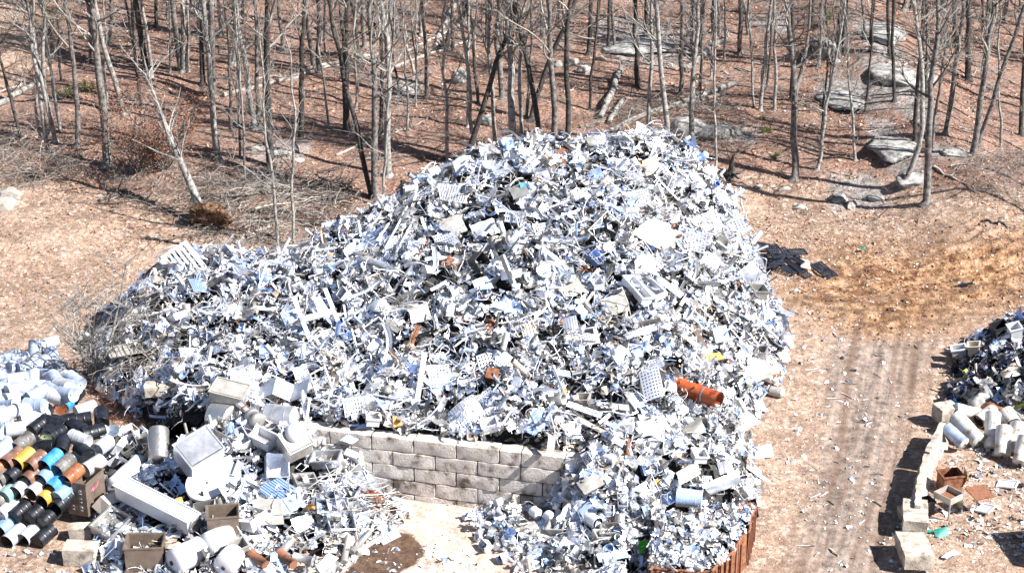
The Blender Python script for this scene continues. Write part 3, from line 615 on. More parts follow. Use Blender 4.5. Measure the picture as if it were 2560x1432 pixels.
def heap_stuff(name, f, poly, recipe, probs, label, cat, core=True, mats=SCR, others_=(), seed=1, depth=.25, extra=None, visible=None):
    rr = np.random.RandomState(seed); b = Bag(); mats = list(mats) + ['shade_black']
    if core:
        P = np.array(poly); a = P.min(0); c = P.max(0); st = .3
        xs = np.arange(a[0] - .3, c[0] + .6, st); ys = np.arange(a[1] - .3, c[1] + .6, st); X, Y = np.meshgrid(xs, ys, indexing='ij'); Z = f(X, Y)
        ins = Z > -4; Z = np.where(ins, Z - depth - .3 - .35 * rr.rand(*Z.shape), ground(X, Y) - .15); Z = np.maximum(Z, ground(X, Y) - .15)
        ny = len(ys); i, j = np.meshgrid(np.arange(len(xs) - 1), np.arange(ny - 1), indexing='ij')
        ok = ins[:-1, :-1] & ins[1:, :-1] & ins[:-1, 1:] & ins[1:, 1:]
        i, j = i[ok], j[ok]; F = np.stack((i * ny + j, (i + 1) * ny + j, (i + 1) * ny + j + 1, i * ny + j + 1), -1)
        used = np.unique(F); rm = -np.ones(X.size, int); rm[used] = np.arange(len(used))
        V = np.stack((X, Y, Z), -1).reshape(-1, 3)[used]; b.add(V, [rm[F]], len(mats) - 1)  # underlayer painted black so gaps between pieces read as shade
    pr = np.array(probs, float); pr /= pr.sum()
    for kind, n, s0, s1, tilt, lift in recipe:
        x, y, z = sample(f, poly, n, rr); k = others(others_, x, y, z)
        if visible is not None: k &= visible(x, y)
        gap = fbm(x * 1.7 + 60, y * 1.7 + seed, 3)
        k &= ~((gap < .38) & (rr.rand(len(x)) < .85)); k &= ~((gap < .45) & (rr.rand(len(x)) < .45))
        x, y, z = x[k], y[k], z[k]
        nr = normals(f, x, y)
        sz = s0 + (s1 - s0) * rr.rand(len(x)) ** 2.2
        # loose patches of finer and coarser scrap
        pt = fbm(x * .45 + 9, y * .45 + seed); sz = sz * (.7 + 1.1 * np.clip(pt - .2, 0, 1))
        if kind == 'wire' or kind == 'coil': z = z + .05
        M = mats4(len(x), x, y, z + rr.uniform(-depth, lift, len(x)), sz, tilt, nr, rr)
        mi = rr.choice(len(pr), len(x), p=pr)
        # materials cluster a little
        tp = TP[kind]; which = rr.randint(0, len(tp), len(x))
        for q in range(len(tp)):
            w = which == q
            b.many(tp[q], M[w], mi[w], smooth=kind in ('fine', 'disc', 'pipe', 'can', 'wire', 'coil') or (kind == 'sheet' and q % 2))
    if extra: extra(b, rr)
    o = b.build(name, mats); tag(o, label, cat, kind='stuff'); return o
# probabilities: bright satin white dull blue tan dark rust amber
PM = [39, 17, 18, 10, 8, 6, 7, 1.2, .3]
heap_stuff('scrap_heap', HM, main_poly, [('sheet', 16000, .1, .48, 44, .24), ('fine', 2300, .25, .8, 40, .25), ('strip', 6500, .3, 1.3, 38, .25), ('wire', 11000, .35, 1.4, 38, .36), ('coil', 420, .3, .8, 40, .25),
           ('pipe', 900, .3, 1.3, 45, .2), ('box', 900, .2, .55, 45, .18), ('grate', 90, .3, .7, 35, .2), ('slats', 120, .4, .8, 35, .2), ('disc', 300, .15, .45, 40, .2), ('frame', 420, .3, 1.0, 40, .25), ('can', 350, .18, .45, 60, .2), ('chunk', 1300, .12, .45, 60, .2), ('tri', 9000, .08, .34, 48, .25)],
           PM, 'huge silvery heap of shredded and crumpled scrap metal behind the block wall', 'scrap heap', others_=(), seed=2)
PSR = [32, 18, 18, 12, 6, 8, 7, .8, .4]
heap_stuff('scrap_heap', HS, HS.poly, [('sheet', 2600, .14, .6, 40, .15), ('fine', 420, .3, .8, 38, .2), ('strip', 1500, .25, .95, 35, .15), ('wire', 1100, .3, 1.1, 35, .2), ('pipe', 260, .2, .8, 45, .15), ('box', 380, .18, .5, 45, .15),
           ('grate', 60, .4, .7, 35, .2), ('disc', 110, .15, .4, 40, .15), ('frame', 90, .3, .8, 40, .2), ('can', 200, .18, .45, 60, .15), ('chunk', 500, .1, .35, 60, .15), ('tri', 2600, .08, .35, 45, .15)],
           PSR, 'low spill of mixed scrap in front of the wall, left of the rusty bin', 'scrap heap', others_=(HM,), seed=3, depth=.15)
PL = [30, 26, 14, 12, 6, 7, 5, .8, .4]
heap_stuff('scrap_heap', HL, HL.poly, [('sheet', 3000, .14, .6, 38, .16), ('fine', 500, .3, .9, 38, .2), ('strip', 1900, .25, 1.0, 30, .2), ('wire', 1000, .3, 1.1, 30, .15), ('pipe', 420, .25, 1.0, 30, .15), ('box', 200, .18, .5, 45, .12),
           ('grate', 30, .3, .6, 35, .2), ('disc', 60, .15, .35, 40, .15), ('frame', 60, .3, .7, 40, .2), ('can', 110, .18, .4, 60, .15), ('chunk', 380, .1, .35, 60, .12), ('tri', 1500, .08, .35, 45, .12)],
           PL, 'front heap of stainless offcuts and rods left of the concrete pad', 'scrap heap', others_=(), seed=4, depth=.15)
heap_stuff('bin_scrap', HB, bin_poly, [('sheet', 1500, .1, .42, 35, .12), ('fine', 120, .2, .5, 35, .1), ('strip', 500, .2, .6, 35, .1), ('wire', 200, .2, .6, 30, .1), ('chunk', 300, .08, .25, 60, .1), ('tri', 1300, .08, .3, 40, .1), ('box', 60, .15, .3, 45, .1)],
           [34, 22, 22, 7, 8, 4, 3, .5, .2], 'small bright cuttings filling the rusty open bin', 'scrap metal', seed=5, depth=.12)
RM = ['dark_metal', 'black_plastic', 'navy', 'satin_metal', 'white_metal', 'blue_metal', 'tan_metal', 'rust', 'green_leaf', 'red_bit']
heap_stuff('scrap_heap', HR, HR.poly, [('sheet', 1300, .15, .65, 42, .15), ('fine', 200, .3, .8, 40, .2), ('strip', 700, .25, 1.0, 38, .2), ('wire', 900, .3, 1.2, 35, .2), ('pipe', 120, .2, .8, 45, .15), ('box', 160, .2, .5, 45, .15), ('chunk', 300, .1, .4, 60, .15), ('tri', 900, .08, .35, 45, .15), ('coil', 60, .3, .8, 40, .2)],
           [30, 27, 12, 7, 10, 6, 6, 2, 1.6, 1.4], 'dark tangled heap of black and blue scrap at the right edge', 'scrap heap', mats=RM, seed=6, depth=.15)
# ---------------------------------------------------------------- trees
def branch_pts(p, d, L, n, wob, rr, up=.12):
    P = [np.array(p, float)]; d = np.array(d, float); d /= np.linalg.norm(d)
    for i in range(n):
        d = d + rr.normal(0, wob, 3) + np.array((0, 0, up / n)); d /= np.linalg.norm(d); P.append(P[-1] + d * L / n)
    return np.array(P)
ORD = ['leftmost', '2nd from left', '3rd from left', '4th from left', '5th from left', '6th from left', '7th from left', '8th from left', '9th from left', '10th from left', '11th from left', '12th from left', '13th from left', '14th from left', '15th from left', '16th from left']
def make_tree(B, top, r, H, seed, bark, label, group='bare trees of the wood', cb=.45, nl=15, lowtw=4, curve=0.0, fork=False, spread=1.0, name='bare_tree'):
    rr = np.random.RandomState(seed); B = np.array(B, float)
    root = empty(name, B - (0, 0, .1), None, label, 'tree', group)
    ax = np.array((*top, 1.0)); ax /= np.linalg.norm(ax); n = 14; t = np.linspace(0, 1, n)
    P = ax * (t * H)[:, None]; w = np.cumsum(rr.normal(0, .07 + .012 * H / 3, (n, 2)), 0) * np.linspace(.4, 1, n)[:, None]; w -= t[:, None] * w[-1] * .7; P[:, :2] += w
    if curve: P[:, 0] += curve * np.sin(np.clip(t * 3.2, 0, math.pi)) * np.exp(-t * 2)
    rad = r * (1 - t) ** .62 + .012; rad[0] *= 2.0; P = np.insert(P, 1, P[0] + (P[1] - P[0]) * .25, 0); rad = np.insert(rad, 1, r * 1.08)
    b = Bag(); b.tube(P, rad, 8)
    k = Bag(); ends = []
    if fork:
        q = P[5]; F = branch_pts(q, ax + np.array((fork, rr.uniform(-.1, .1), 0)), H * .62, 9, .05, rr); b.tube(F, rad[5] * .75 * (1 - np.linspace(0, .93, 10)), 7)
    T = np.linspace(0, 1, len(P))
    for i in range(nl):
        u = cb + (1 - cb) * (i + rr.rand()) / nl * .97; p = np.array([np.interp(u, T, P[:, c]) for c in range(3)]); ra = np.interp(u, T, rad)
        a = rr.uniform(0, 6.28); el = rr.uniform(.35, 1.1); L = spread * (H * .26) * (1.15 - u) * rr.uniform(.6, 1.3) + .5
        Q = branch_pts(p, (math.cos(a) * math.cos(el), math.sin(a) * math.cos(el), math.sin(el)), L, 6, .13, rr, .5); rr0 = max(.012, ra * rr.uniform(.35, .55))
        k.tube(Q, rr0 * (1 - np.linspace(0, .8, 7)), 4, cap=False)
        for j in range(6):
            v = rr.randint(1, 6); dd = Q[min(v + 1, 6)] - Q[v]; dd = dd / np.linalg.norm(dd) + rr.normal(0, .55, 3)
            S_ = branch_pts(Q[v], dd, L * rr.uniform(.25, .55), 4, .18, rr, .3); k.tube(S_, np.linspace(max(rr0 * .4, .009), .006, 5), 3, cap=False)
            for q in range(2):
                S2 = branch_pts(S_[rr.randint(1, 4)], dd + rr.normal(0, .7, 3), L * rr.uniform(.12, .3), 3, .2, rr, .2); k.tube(S2, .007, 3, cap=False)
    for i in range(lowtw):                                           # fine dead twigs low on the stem
        u = rr.uniform(.12, cb); p = np.array([np.interp(u, T, P[:, c]) for c in range(3)]); a = rr.uniform(0, 6.28)
        Q = branch_pts(p, (math.cos(a), math.sin(a), rr.uniform(-.1, .5)), rr.uniform(.6, 1.7), 5, .2, rr, .1); k.tube(Q, np.linspace(.016, .007, 6), 3, cap=False)
        for q in range(3):
            S2 = branch_pts(Q[rr.randint(1, 5)], rr.normal(0, 1, 3), rr.uniform(.2, .6), 3, .25, rr); k.tube(S2, .007, 3, cap=False)
    b.build('trunk', bark, root); k.build('branches', 'bark_pale' if bark == 'bark_pale' else 'twig', root)
    return root
# x, y of the foot, x where the stem leaves the top edge, thickness in photo pixels, tone, extras
TREES = [(265, 416, 214, 20, 'm'), (544, 400, 497, 15, 'p'), (679, 417, 672, 19, 'd'), (116, 386, 64, 10, 'p'), (139, 356, 75, 10, 'p'), (191, 366, 158, 12, 'm'), (131, 336, 107, 9, 'p'), (148, 330, 98, 8, 'p'), (100, 350, 84, 7, 'p'), (312, 282, 250, 13, 'p'),
         (366, 175, 340, 14, 'd'), (450, 175, 434, 14, 'm'), (458, 178, 453, 11, 'p'), (537, 242, 518, 15, 'm'), (416, 52, 415, 7, 'm'), (391, 67, 390, 8, 'd'), (425, 181, 430, 5, 'm'), (465, 175, 466, 6, 'd'), (507, 215, 500, 12, 'd'),
         (638, 322, 598, 13, 'p'), (645, 320, 634, 10, 'm'), (752, 350, 745, 13, 'd'), (785, 172, 765, 11, 'm'), (794, 172, 793, 10, 'd'), (862, 327, 872, 15, 'd'), (821, 319, 812, 5, 'p'), (585, 158, 588, 11, 'p'), (597, 396, 583, 5, 'm'), (611, 453, 590, 5, 'p'),
         (695, 615, 640, 7, 'p'), (737, 615, 728, 7, 'p'), (55, 353, -40, 8, 'd'), (931, 492, 812, 12, 'd'), (940, 497, 926, 16, 'm'), (972, 440, 958, 16, 'p'), (962, 515, 990, 6, 'p'), (950, 335, 948, 9, 'd'), (995, 97, 985, 12, 'm'), (910, 120, 905, 10, 'm'), (893, 150, 880, 9, 'm'),
         (1038, 185, 1004, 6, 'p'), (1068, 245, 1056, 10, 'm'), (1132, 130, 1120, 7, 'd'), (1120, 405, 1106, 8, 'p'), (1186, 400, 1148, 9, 'p'), (1196, 258, 1165, 7, 'd'), (1150, 430, 1290, 13, 'd'), (1238, 420, 1222, 10, 'p'), (1258, 245, 1254, 13, 'm'), (1290, 430, 1268, 18, 'p'), (1304, 430, 1312, 9, 'p'),
         (1362, 430, 1300, 13, 'd'), (1391, 440, 1370, 15, 'm'), (1418, 430, 1448, 13, 'd'), (1320, 290, 1330, 7, 'm'), (1330, 300, 1435, 12, 'd'), (1473, 138, 1478, 10, 'd'), (1596, 215, 1593, 12, 'd'), (1620, 420, 1632, 10, 'p'), (1674, 420, 1646, 13, 'p'), (1703, 235, 1716, 10, 'm'), (1616, 90, 1616, 9, 'd'),
         (1724, 400, 1744, 13, 'p'), (1752, 258, 1768, 7, 'm'), (1787, 425, 1797, 6, 'p'), (1851, 135, 1853, 11, 'm'), (1868, 85, 1862, 7, 'm'), (1883, 268, 1874, 5, 'p'), (1905, 208, 1940, 4, 'm'), (1985, 446, 1968, 16, 'm', 'fork'), (1977, 252, 1992, 11, 'd'), (2096, 141, 2105, 12, 'd'), (2110, 134, 2120, 9, 'd'),
         (2042, 427, 2106, 8, 'p'), (2138, 400, 2110, 6, 'p'), (2226, 141, 2217, 8, 'd'), (2250, 470, 2262, 13, 'p', 'curve'), (2288, 356, 2290, 10, 'd'), (2315, 508, 2348, 17, 'm'), (2338, 373, 2380, 7, 'm'), (2358, 336, 2405, 12, 'm'), (2371, 118, 2362, 10, 'd'), (2383, 118, 2382, 12, 'd'), (2417, 198, 2418, 14, 'd'),
         (2430, 390, 2478, 15, 'm'), (2442, 366, 2562, 11, 'm'), (2503, 370, 2503, 6, 'p'), (2456, 200, 2466, 8, 'd'), (2510, 57, 2516, 10, 'm'), (2556, 340, 2570, 10, 'd'), (2318, 235, 2312, 8, 'm'), (1812, 150, 1816, 5, 'p'), (340, 120, 330, 8, 'm'), (220, 160, 212, 7, 'm'), (705, 130, 700, 8, 'm'), (610, 60, 606, 8, 'm'),
         (1415, 190, 1420, 8, 'p'), (1540, 120, 1536, 7, 'm'), (2160, 90, 2156, 5, 'm'), (2030, 60, 2034, 6, 'd'), (1220, 110, 1216, 8, 'm'), (1012, 330, 1008, 5, 'p'), (270, 110, 268, 8, 'm'), (500, 90, 498, 8, 'd')]
BK = {'p': 'bark_pale', 'm': 'bark_mid', 'd': 'bark_dark'}; BN = {'p': 'pale grey', 'm': 'grey', 'd': 'dark'}
def zone_of(px, py):
    if py > 330: a = 'near the foot of the slope'
    elif py > 190: a = 'halfway up the wooded slope'
    else: a = 'high up the wooded slope'
    b = ('at the far left by the dirt clearing', 'left of the leaning fallen tree', 'in the left half above the brush pile', 'behind the left shoulder of the heap', 'behind the crest of the heap', 'right of the heap crest by the striped logs', 'by the big boulder', 'by the grey rock ridge')[int(np.searchsorted([170, 400, 760, 1110, 1520, 1850, 2130], px))]
    return a + ' ' + b
tz = {}
for q in TREES: tz.setdefault((q[4], q[3] > 10, zone_of(q[0], q[1])), []).append(q)
def tree_label(q):
    key = (q[4], q[3] > 10, zone_of(q[0], q[1])); L = sorted(tz[key]); i = L.index(q)
    s = ('stout ' if q[3] > 10 else 'thin ') + BN[q[4]] + ' trunk ' + key[2]
    s = s.replace('near the foot of the slope', 'low on slope').replace('halfway up the wooded slope', 'mid slope').replace('high up the wooded slope', 'upper slope').replace('in the left half above the brush pile', 'above the brush pile').replace('behind the crest of the heap', 'behind the heap crest').replace('at the far left by', 'by').replace('behind the left shoulder of the heap', 'behind the left heap shoulder').replace('right of the heap crest by the striped logs', 'by the striped logs').replace('by the grey rock ridge', 'by the rock ridge')
    return s if len(L) == 1 else s + ', ' + ORD[i]
for i, q in enumerate(TREES):
    px, py, tx, w = q[:4]; B = hit(px, py)
    d = ray(tx, 0); t = B[1] / d[1]; T = d * t + (0, 0, CAM_H); hh = T[2] - B[2]; ax = (T[0] - B[0]) / hh
    dist = math.hypot(B[1], CAM_H - B[2]); r = w * dist / FOC / 2 * 1.08
    rr = np.random.RandomState(i); small = w < 9
    H = rr.uniform(14, 18) if not small else rr.uniform(10.5, 13)
    ex = q[5] if len(q) > 5 else None
    make_tree(B, (ax, rr.uniform(-.05, .05)), r, H, i, BK[q[4]], tree_label(q), cb=.42 if not small else .3, nl=19 if not small else 13, lowtw=5 if not small else 7, curve=2.6 if ex == 'curve' else 0, fork=.22 if ex == 'fork' else False)
# trees standing just outside the frame to the right, whose shadows fall into it, and the wood beyond the top edge
rr = np.random.RandomState(77); k = 0
for (x, y) in [(30.5, 88.6), (33, 97), (38, 92), (36, 104), (42, 99), (40, 110), (45, 106), (38.5, 117), (47, 114), (43, 124), (33.5, 104), (37, 99), (44, 93)]:
    make_tree((x, y, ground(x, y)), (rr.uniform(-.08, .08), rr.uniform(-.06, .06)), rr.uniform(.1, .2), rr.uniform(14, 18), 300 + k, 'bark_mid', 'grey bare tree just beyond the right edge of the picture', cb=.4, nl=14); k += 1
for i in range(64):
    x = rr.uniform(-42, 42); y = rr.uniform(110, 136)
    make_tree((x, y, ground(x, y)), (rr.uniform(-.06, .06), rr.uniform(-.06, .06)), rr.uniform(.07, .17), rr.uniform(13, 18), 400 + i, rr.choice(['bark_pale', 'bark_mid', 'bark_dark']), 'bare tree in the back of the wood at the top edge', cb=.4, nl=7, lowtw=5); k += 1
for i in range(44):
    px = rr.uniform(60, 2540); py = rr.uniform(60, 330); B = hit(px, py)
    make_tree(B, ((px - 1280) / 10700 * 0 + rr.normal(0, .05), rr.uniform(-.05, .05)), rr.uniform(.05, .11), rr.uniform(11, 16), 600 + i, rr.choice(['bark_pale', 'bark_mid', 'bark_dark']), 'slim bare tree among many like it on the wooded slope', cb=.35, nl=9, lowtw=6)
# bare shrubby tree in front of the heap's left end
def shrub(px, py, H, label, seed, n=4, leaf=None, name='bare_shrub', cat='shrub', mat_='bark_pale', spread=.35):
    rr = np.random.RandomState(seed); B = hit(px, py); root = empty(name, B - (0, 0, .05), None, label, cat); b = Bag(); k = Bag(); lf = []
    for i in range(n):
        a = rr.uniform(0, 6.28); P = branch_pts((rr.normal(0, .12), rr.normal(0, .12), 0), (math.cos(a) * spread, math.sin(a) * spread * .8, 1), H * rr.uniform(.6, 1), 9, .07, rr); b.tube(P, np.linspace(.1 if i == 0 else .045, .015, 10), 6)
        for j in range(16):
            v = rr.randint(2, 10); u = rr.uniform(0, 6.28); Q = branch_pts(P[v], (math.cos(u), math.sin(u), .55), H * rr.uniform(.12, .3), 6, .12, rr, .3); k.tube(Q, np.linspace(.028, .01, 7), 3, cap=False)
            for q in range(5):
                S_ = branch_pts(Q[rr.randint(1, 6)], Q[-1] - Q[0] + rr.normal(0, .3, 3) * H * .25, H * rr.uniform(.04, .12), 3, .2, rr); k.tube(S_, .007, 3, cap=False); lf.append(S_[-1])
    b.build('trunk', mat_, root); k.build('branches', mat_ if mat_ != 'bark_dark' else 'twig', root)
    if leaf:
        L = Bag(); P = np.repeat(np.array(lf), leaf[1], 0) + rr.normal(0, .12 * max(.5, H / 2.4), (len(lf) * leaf[1], 3)); M = mats4(len(P), P[:, 0], P[:, 1], P[:, 2], rr.uniform(.05, .15, len(P)) * min(1, .4 + H * .3), 70, None, rr)
        L.many(TP['tri'][0], M, 0); L.build('foliage', leaf[0], root)
    return root
shrub(243, 965, 6.2, 'tall pale bare shrub in front of the left end of the heap', 5, 6)
shrub(205, 930, 3.6, 'short thin bare shrub leaning left of the tall pale shrub', 6, 3)
shrub(352, 432, 5.0, 'young beech holding rust-brown dry leaves behind the fallen tree, left stem', 8, 6, ('brown_leaf', 6), 'leafy_beech', 'tree', 'bark_mid', .62)
shrub(410, 425, 5.4, 'young beech holding rust-brown dry leaves beside the leaning trunk', 9, 6, ('brown_leaf', 6), 'leafy_beech', 'tree', 'bark_mid', .62)
for i, (px, py, h, n) in enumerate([(165, 250, 1.0, 'small yellow-green bush beneath the pale trunks at left'), (215, 230, .8, 'small green bush right of the pale trunk clump'), (2065, 60, 1.0, 'little green pine sapling above the big boulder'),
                                    (1915, 330, .25, 'tuft of yellow-green moss plants above the lower slope'), (1940, 390, .28, 'tuft of yellow-green plants left of the forked tree'), (1900, 300, .22, 'small green tuft among the leaves right of the outcrop'), (120, 90, 2.6, 'dark green cedar among the pale trunks at upper left')]):
    shrub(px, py, h, n, 20 + i, 4, ('green_leaf', 2), 'green_bush', 'bush', 'bark_mid', .7)
shrub(105, 445, 1.3, 'rusty brown dry bush beside the brush at the left edge', 31, 6, ('brown_leaf', 1), 'dry_bush', 'bush', 'bark_mid', .9)

# ---------------------------------------------------------------- logs, boulders, brushwood, leaves
def log(p, q, r0, r1, label, m='deadwood', seed=0, stubs=3, name='fallen_log', cat='log', lift=0.0):
    rr = np.random.RandomState(seed); A, B = hit(*p), hit(*q); n = 9; t = np.linspace(0, 1, n)[:, None]; P = A * (1 - t) + B * t
    rd = np.linspace(r0, r1, n); P[:, 2] = np.maximum(ground(P[:, 0], P[:, 1]), P[:, 2] - .1) + rd * .8 + lift; P[1:-1] += rr.normal(0, .05, (n - 2, 3)); C0 = P[0].copy(); b = Bag(); b.tube(P - C0, rd * rr.uniform(.92, 1.08, n), 8)
    for s_ in range(stubs):
        v = rr.randint(2, n); b.tube(branch_pts(P[v] - C0, rr.normal(0, .6, 3) + (P[-1] - P[0]) / np.linalg.norm(P[-1] - P[0]) * .8 + (0, 0, .5), rr.uniform(.5, 1.6), 4, .15, rr), np.linspace(rd[v] * .45, .01, 5), 4)
    return tag(b.build(name, m, None, TM(C0)), label, cat)
LOGS = [((-20, 275), (88, 208), .2, .14, 'pale stripped log lying at the far left below the dirt clearing', 'bark_pale'), ((-20, 235), (60, 212), .1, .08, 'thin pale log just above the bigger log at far left', 'deadwood'),
        ((560, 242), (1000, 128), .16, .08, 'long pale fallen trunk crossing the wood at upper left', 'deadwood'), ((590, 142), (655, 98), .12, .08, 'short pale log high between the left trunks', 'deadwood'), ((700, 205), (860, 160), .1, .06, 'slim fallen stem above the long pale trunk', 'deadwood'),
        ((1500, 300), (1552, 182), .17, .2, 'pale log with dark shadow bands pointing up the slope', 'bark_pale'), ((1522, 312), (1556, 250), .14, .15, 'shorter pale banded log beside the long banded log', 'bark_pale'),
        ((1470, 355), (1838, 214), .13, .17, 'long grey log running up right behind the heap crest', 'bark_pale'), ((1530, 330), (1810, 238), .1, .12, 'second grey log under the long grey log behind the crest', 'deadwood'), ((1450, 320), (1640, 262), .08, .05, 'thin curved fallen stem behind the crest', 'deadwood'),
        ((1708, 178), (1818, 96), .16, .18, 'thick grey log below the upper right rock slab', 'bark_pale'), ((1086, 122), (1136, 20), .12, .2, 'white broken trunk leaning upslope at top centre', 'deadwood'), ((990, 330), (1085, 292), .07, .05, 'thin pale log left of the heap crest', 'deadwood'),
        ((840, 390), (1000, 328), .07, .05, 'thin pale stem lying above the heap shoulder', 'deadwood'), ((1020, 130), (1180, 50), .09, .06, 'grey fallen stem left of the white broken trunk', 'deadwood'), ((980, 175), (1200, 95), .1, .06, 'long grey fallen stem below the white broken trunk', 'deadwood'),
        ((250, 502), (312, 480), .1, .1, 'dark log left arm of the brush near the uprooted tree', 'bark_mid'), ((312, 480), (390, 508), .1, .07, 'dark log right arm of the brush near the uprooted tree', 'bark_mid'),
        ((588, 612), (702, 556), .08, .06, 'pale pole lying right of the root ball', 'deadwood'), ((590, 618), (690, 590), .1, .07, 'grey pole under the pale pole by the root ball', 'bark_mid'), ((425, 525), (475, 562), .09, .07, 'short brown log left of the fallen trunk foot', 'bark_mid'),
        ((2420, 412), (2560, 462), .09, .06, 'grey log at the right edge below the trees', 'bark_mid'), ((2335, 418), (2440, 482), .06, .04, 'thin pale stem lying right of the last big tree', 'deadwood'), ((2105, 290), (2175, 272), .04, .03, 'small stick on the rock ridge', 'deadwood'),
        ((1735, 470), (1880, 600), .05, .03, 'bent stick right of the heap top', 'bark_mid'), ((2160, 560), (2200, 545), .05, .04, 'short pale stick below the rock ridge', 'deadwood'), ((2460, 552), (2510, 562), .07, .06, 'short log at right on the brown dirt', 'bark_mid'),
        ((640, 200), (720, 190), .07, .05, 'slim log low between left trunks', 'deadwood'), ((130, 432), (215, 390), .1, .07, 'grey log in the brush at left', 'deadwood'), ((360, 598), (450, 612), .08, .05, 'dark stick in front of the root ball', 'bark_dark')]
for i, a in enumerate(LOGS): log(*a, seed=i)
rr = np.random.RandomState(21)
for i in range(120):
    px = rr.uniform(0, 2560); py = rr.uniform(20, 420); L = rr.uniform(25, 130); a = rr.choice([rr.uniform(-.5, .1), rr.uniform(-.6, .9)])
    log((px, py), (px + L * math.cos(a), max(4, py + L * math.sin(a) * .6)), rr.uniform(.03, .07), .02, 'thin grey fallen branch lying on the leaf litter', rr.choice(['deadwood', 'bark_mid', 'bark_pale']), 50 + i, 2, 'fallen_branch', 'branch')['group'] = 'fallen branches on the forest floor'
brushl = 0
for i in range(46):
    px = rr.uniform(470, 830); py = rr.uniform(440, 590) if i % 3 else rr.uniform(455, 500); L = rr.uniform(60, 200); a = rr.uniform(-.22, .16)
    log((px, py), (min(px + L * math.cos(a), 880), py + L * math.sin(a)), rr.uniform(.035, .085), .02, 'dark bare branch in the flattened brush pile left of the heap', rr.choice(['bark_mid', 'bark_dark', 'deadwood']), 150 + i, 3, 'fallen_branch', 'branch', lift=rr.uniform(0, .3))['group'] = 'branches of the brush pile'
TW = [t_wire(9, tr.uniform(.004, .008), tr.uniform(.2, 1)) for _ in range(20)]
def brush(poly, n, h, seed, name, label, m, L=(.4, 1.6), flat=.5):
    rr = np.random.RandomState(seed); W = [tuple(hit(*p)[:2]) for p in poly]; x, y, z = sample(ground, W, n, rr); b = Bag()
    e = np.array([TP['wire'][0]]) if False else None
    for q, tp in enumerate(TW):
        w = np.arange(n) % len(TW) == q; k = w.sum(); sz = rr.uniform(*L, k); M = mats4(k, x[w], y[w], z[w] + rr.uniform(0, h, k), sz, 50 * flat, None, rr); b.many(tp, M, 0)
    return tag(b.build(name, m), label, 'brushwood', kind='stuff')
brush([(250, 470), (400, 400), (560, 400), (620, 470), (480, 560), (320, 520)], 700, .5, 1, 'brushwood', 'tangle of dead twigs around the fallen tree', 'twig', (.5, 2.0), 1)
brush([(470, 600), (480, 440), (700, 425), (880, 450), (900, 540), (760, 620), (600, 640)], 1500, .2, 2, 'brushwood', 'flattened grey brush between fallen tree and heap', 'twig', (.6, 2.6), .2)
brush([(-30, 480), (-30, 330), (70, 350), (150, 400), (230, 440), (120, 480)], 900, .8, 3, 'brushwood', 'pile of tangled grey twigs at the left edge', 'twig', (.5, 2.0), 1.1)
brush([(230, 1040), (215, 930), (300, 950), (480, 1000), (440, 1060), (330, 1110), (270, 1080)], 800, .35, 4, 'dry_grass', 'dry brown weeds between drums and heap', 'brown_leaf', (.3, .9), 1.6)
brush([(1440, 300), (1560, 260), (1800, 240), (1900, 330), (1840, 400), (1500, 345)], 900, .35, 6, 'brushwood', 'grey twigs around the logs behind the heap crest', 'twig', (.5, 1.6), .6)
brush([(2440, 500), (2400, 400), (2620, 380), (2620, 560)], 900, .5, 7, 'brushwood', 'grey twigs on the ground at the right edge below the trees', 'twig', (.5, 1.6), .8)
brush([(-100, 420), (-100, -60), (2700, -60), (2700, 420), (1900, 480), (1000, 440), (500, 420)], 9000, .12, 8, 'fallen_twigs', 'fine grey twigs scattered over the leaf litter', 'twig', (.3, 1.5), .25)
brush([(-40, 480), (300, 470), (480, 600), (300, 760), (230, 900), (-40, 880)], 1600, .12, 9, 'dry_grass', 'dry grass and stems thinly covering the left dirt slope', 'twig', (.2, .8), 1.2)
brush([(1900, 460), (2600, 480), (2600, 640), (2000, 640)], 900, .08, 10, 'fallen_twigs', 'thin sticks strewn over the dirt below the rock outcrop', 'twig', (.2, 1.0), .4)
# undergrowth in front of the heap's left flank
def flank(x, y): return np.maximum(HM(x, y), ground(x, y))
rr = np.random.RandomState(5); n = 260; px = rr.uniform(235, 430, n); py = rr.uniform(720, 960, n); P = np.array([hit(a, b, flank) for a, b in zip(px, py)]); b = Bag()
for q in range(20):
    w = np.arange(n) % 20 == q; b.many(TW[q], mats4(w.sum(), P[w, 0], P[w, 1], P[w, 2] + .35, rr.uniform(.7, 2.4, w.sum()), 35, None, rr), 0)
tag(b.build('vine_tangle', 'deadwood'), 'bare grey vines growing over the left flank of the heap', 'vines', kind='stuff')

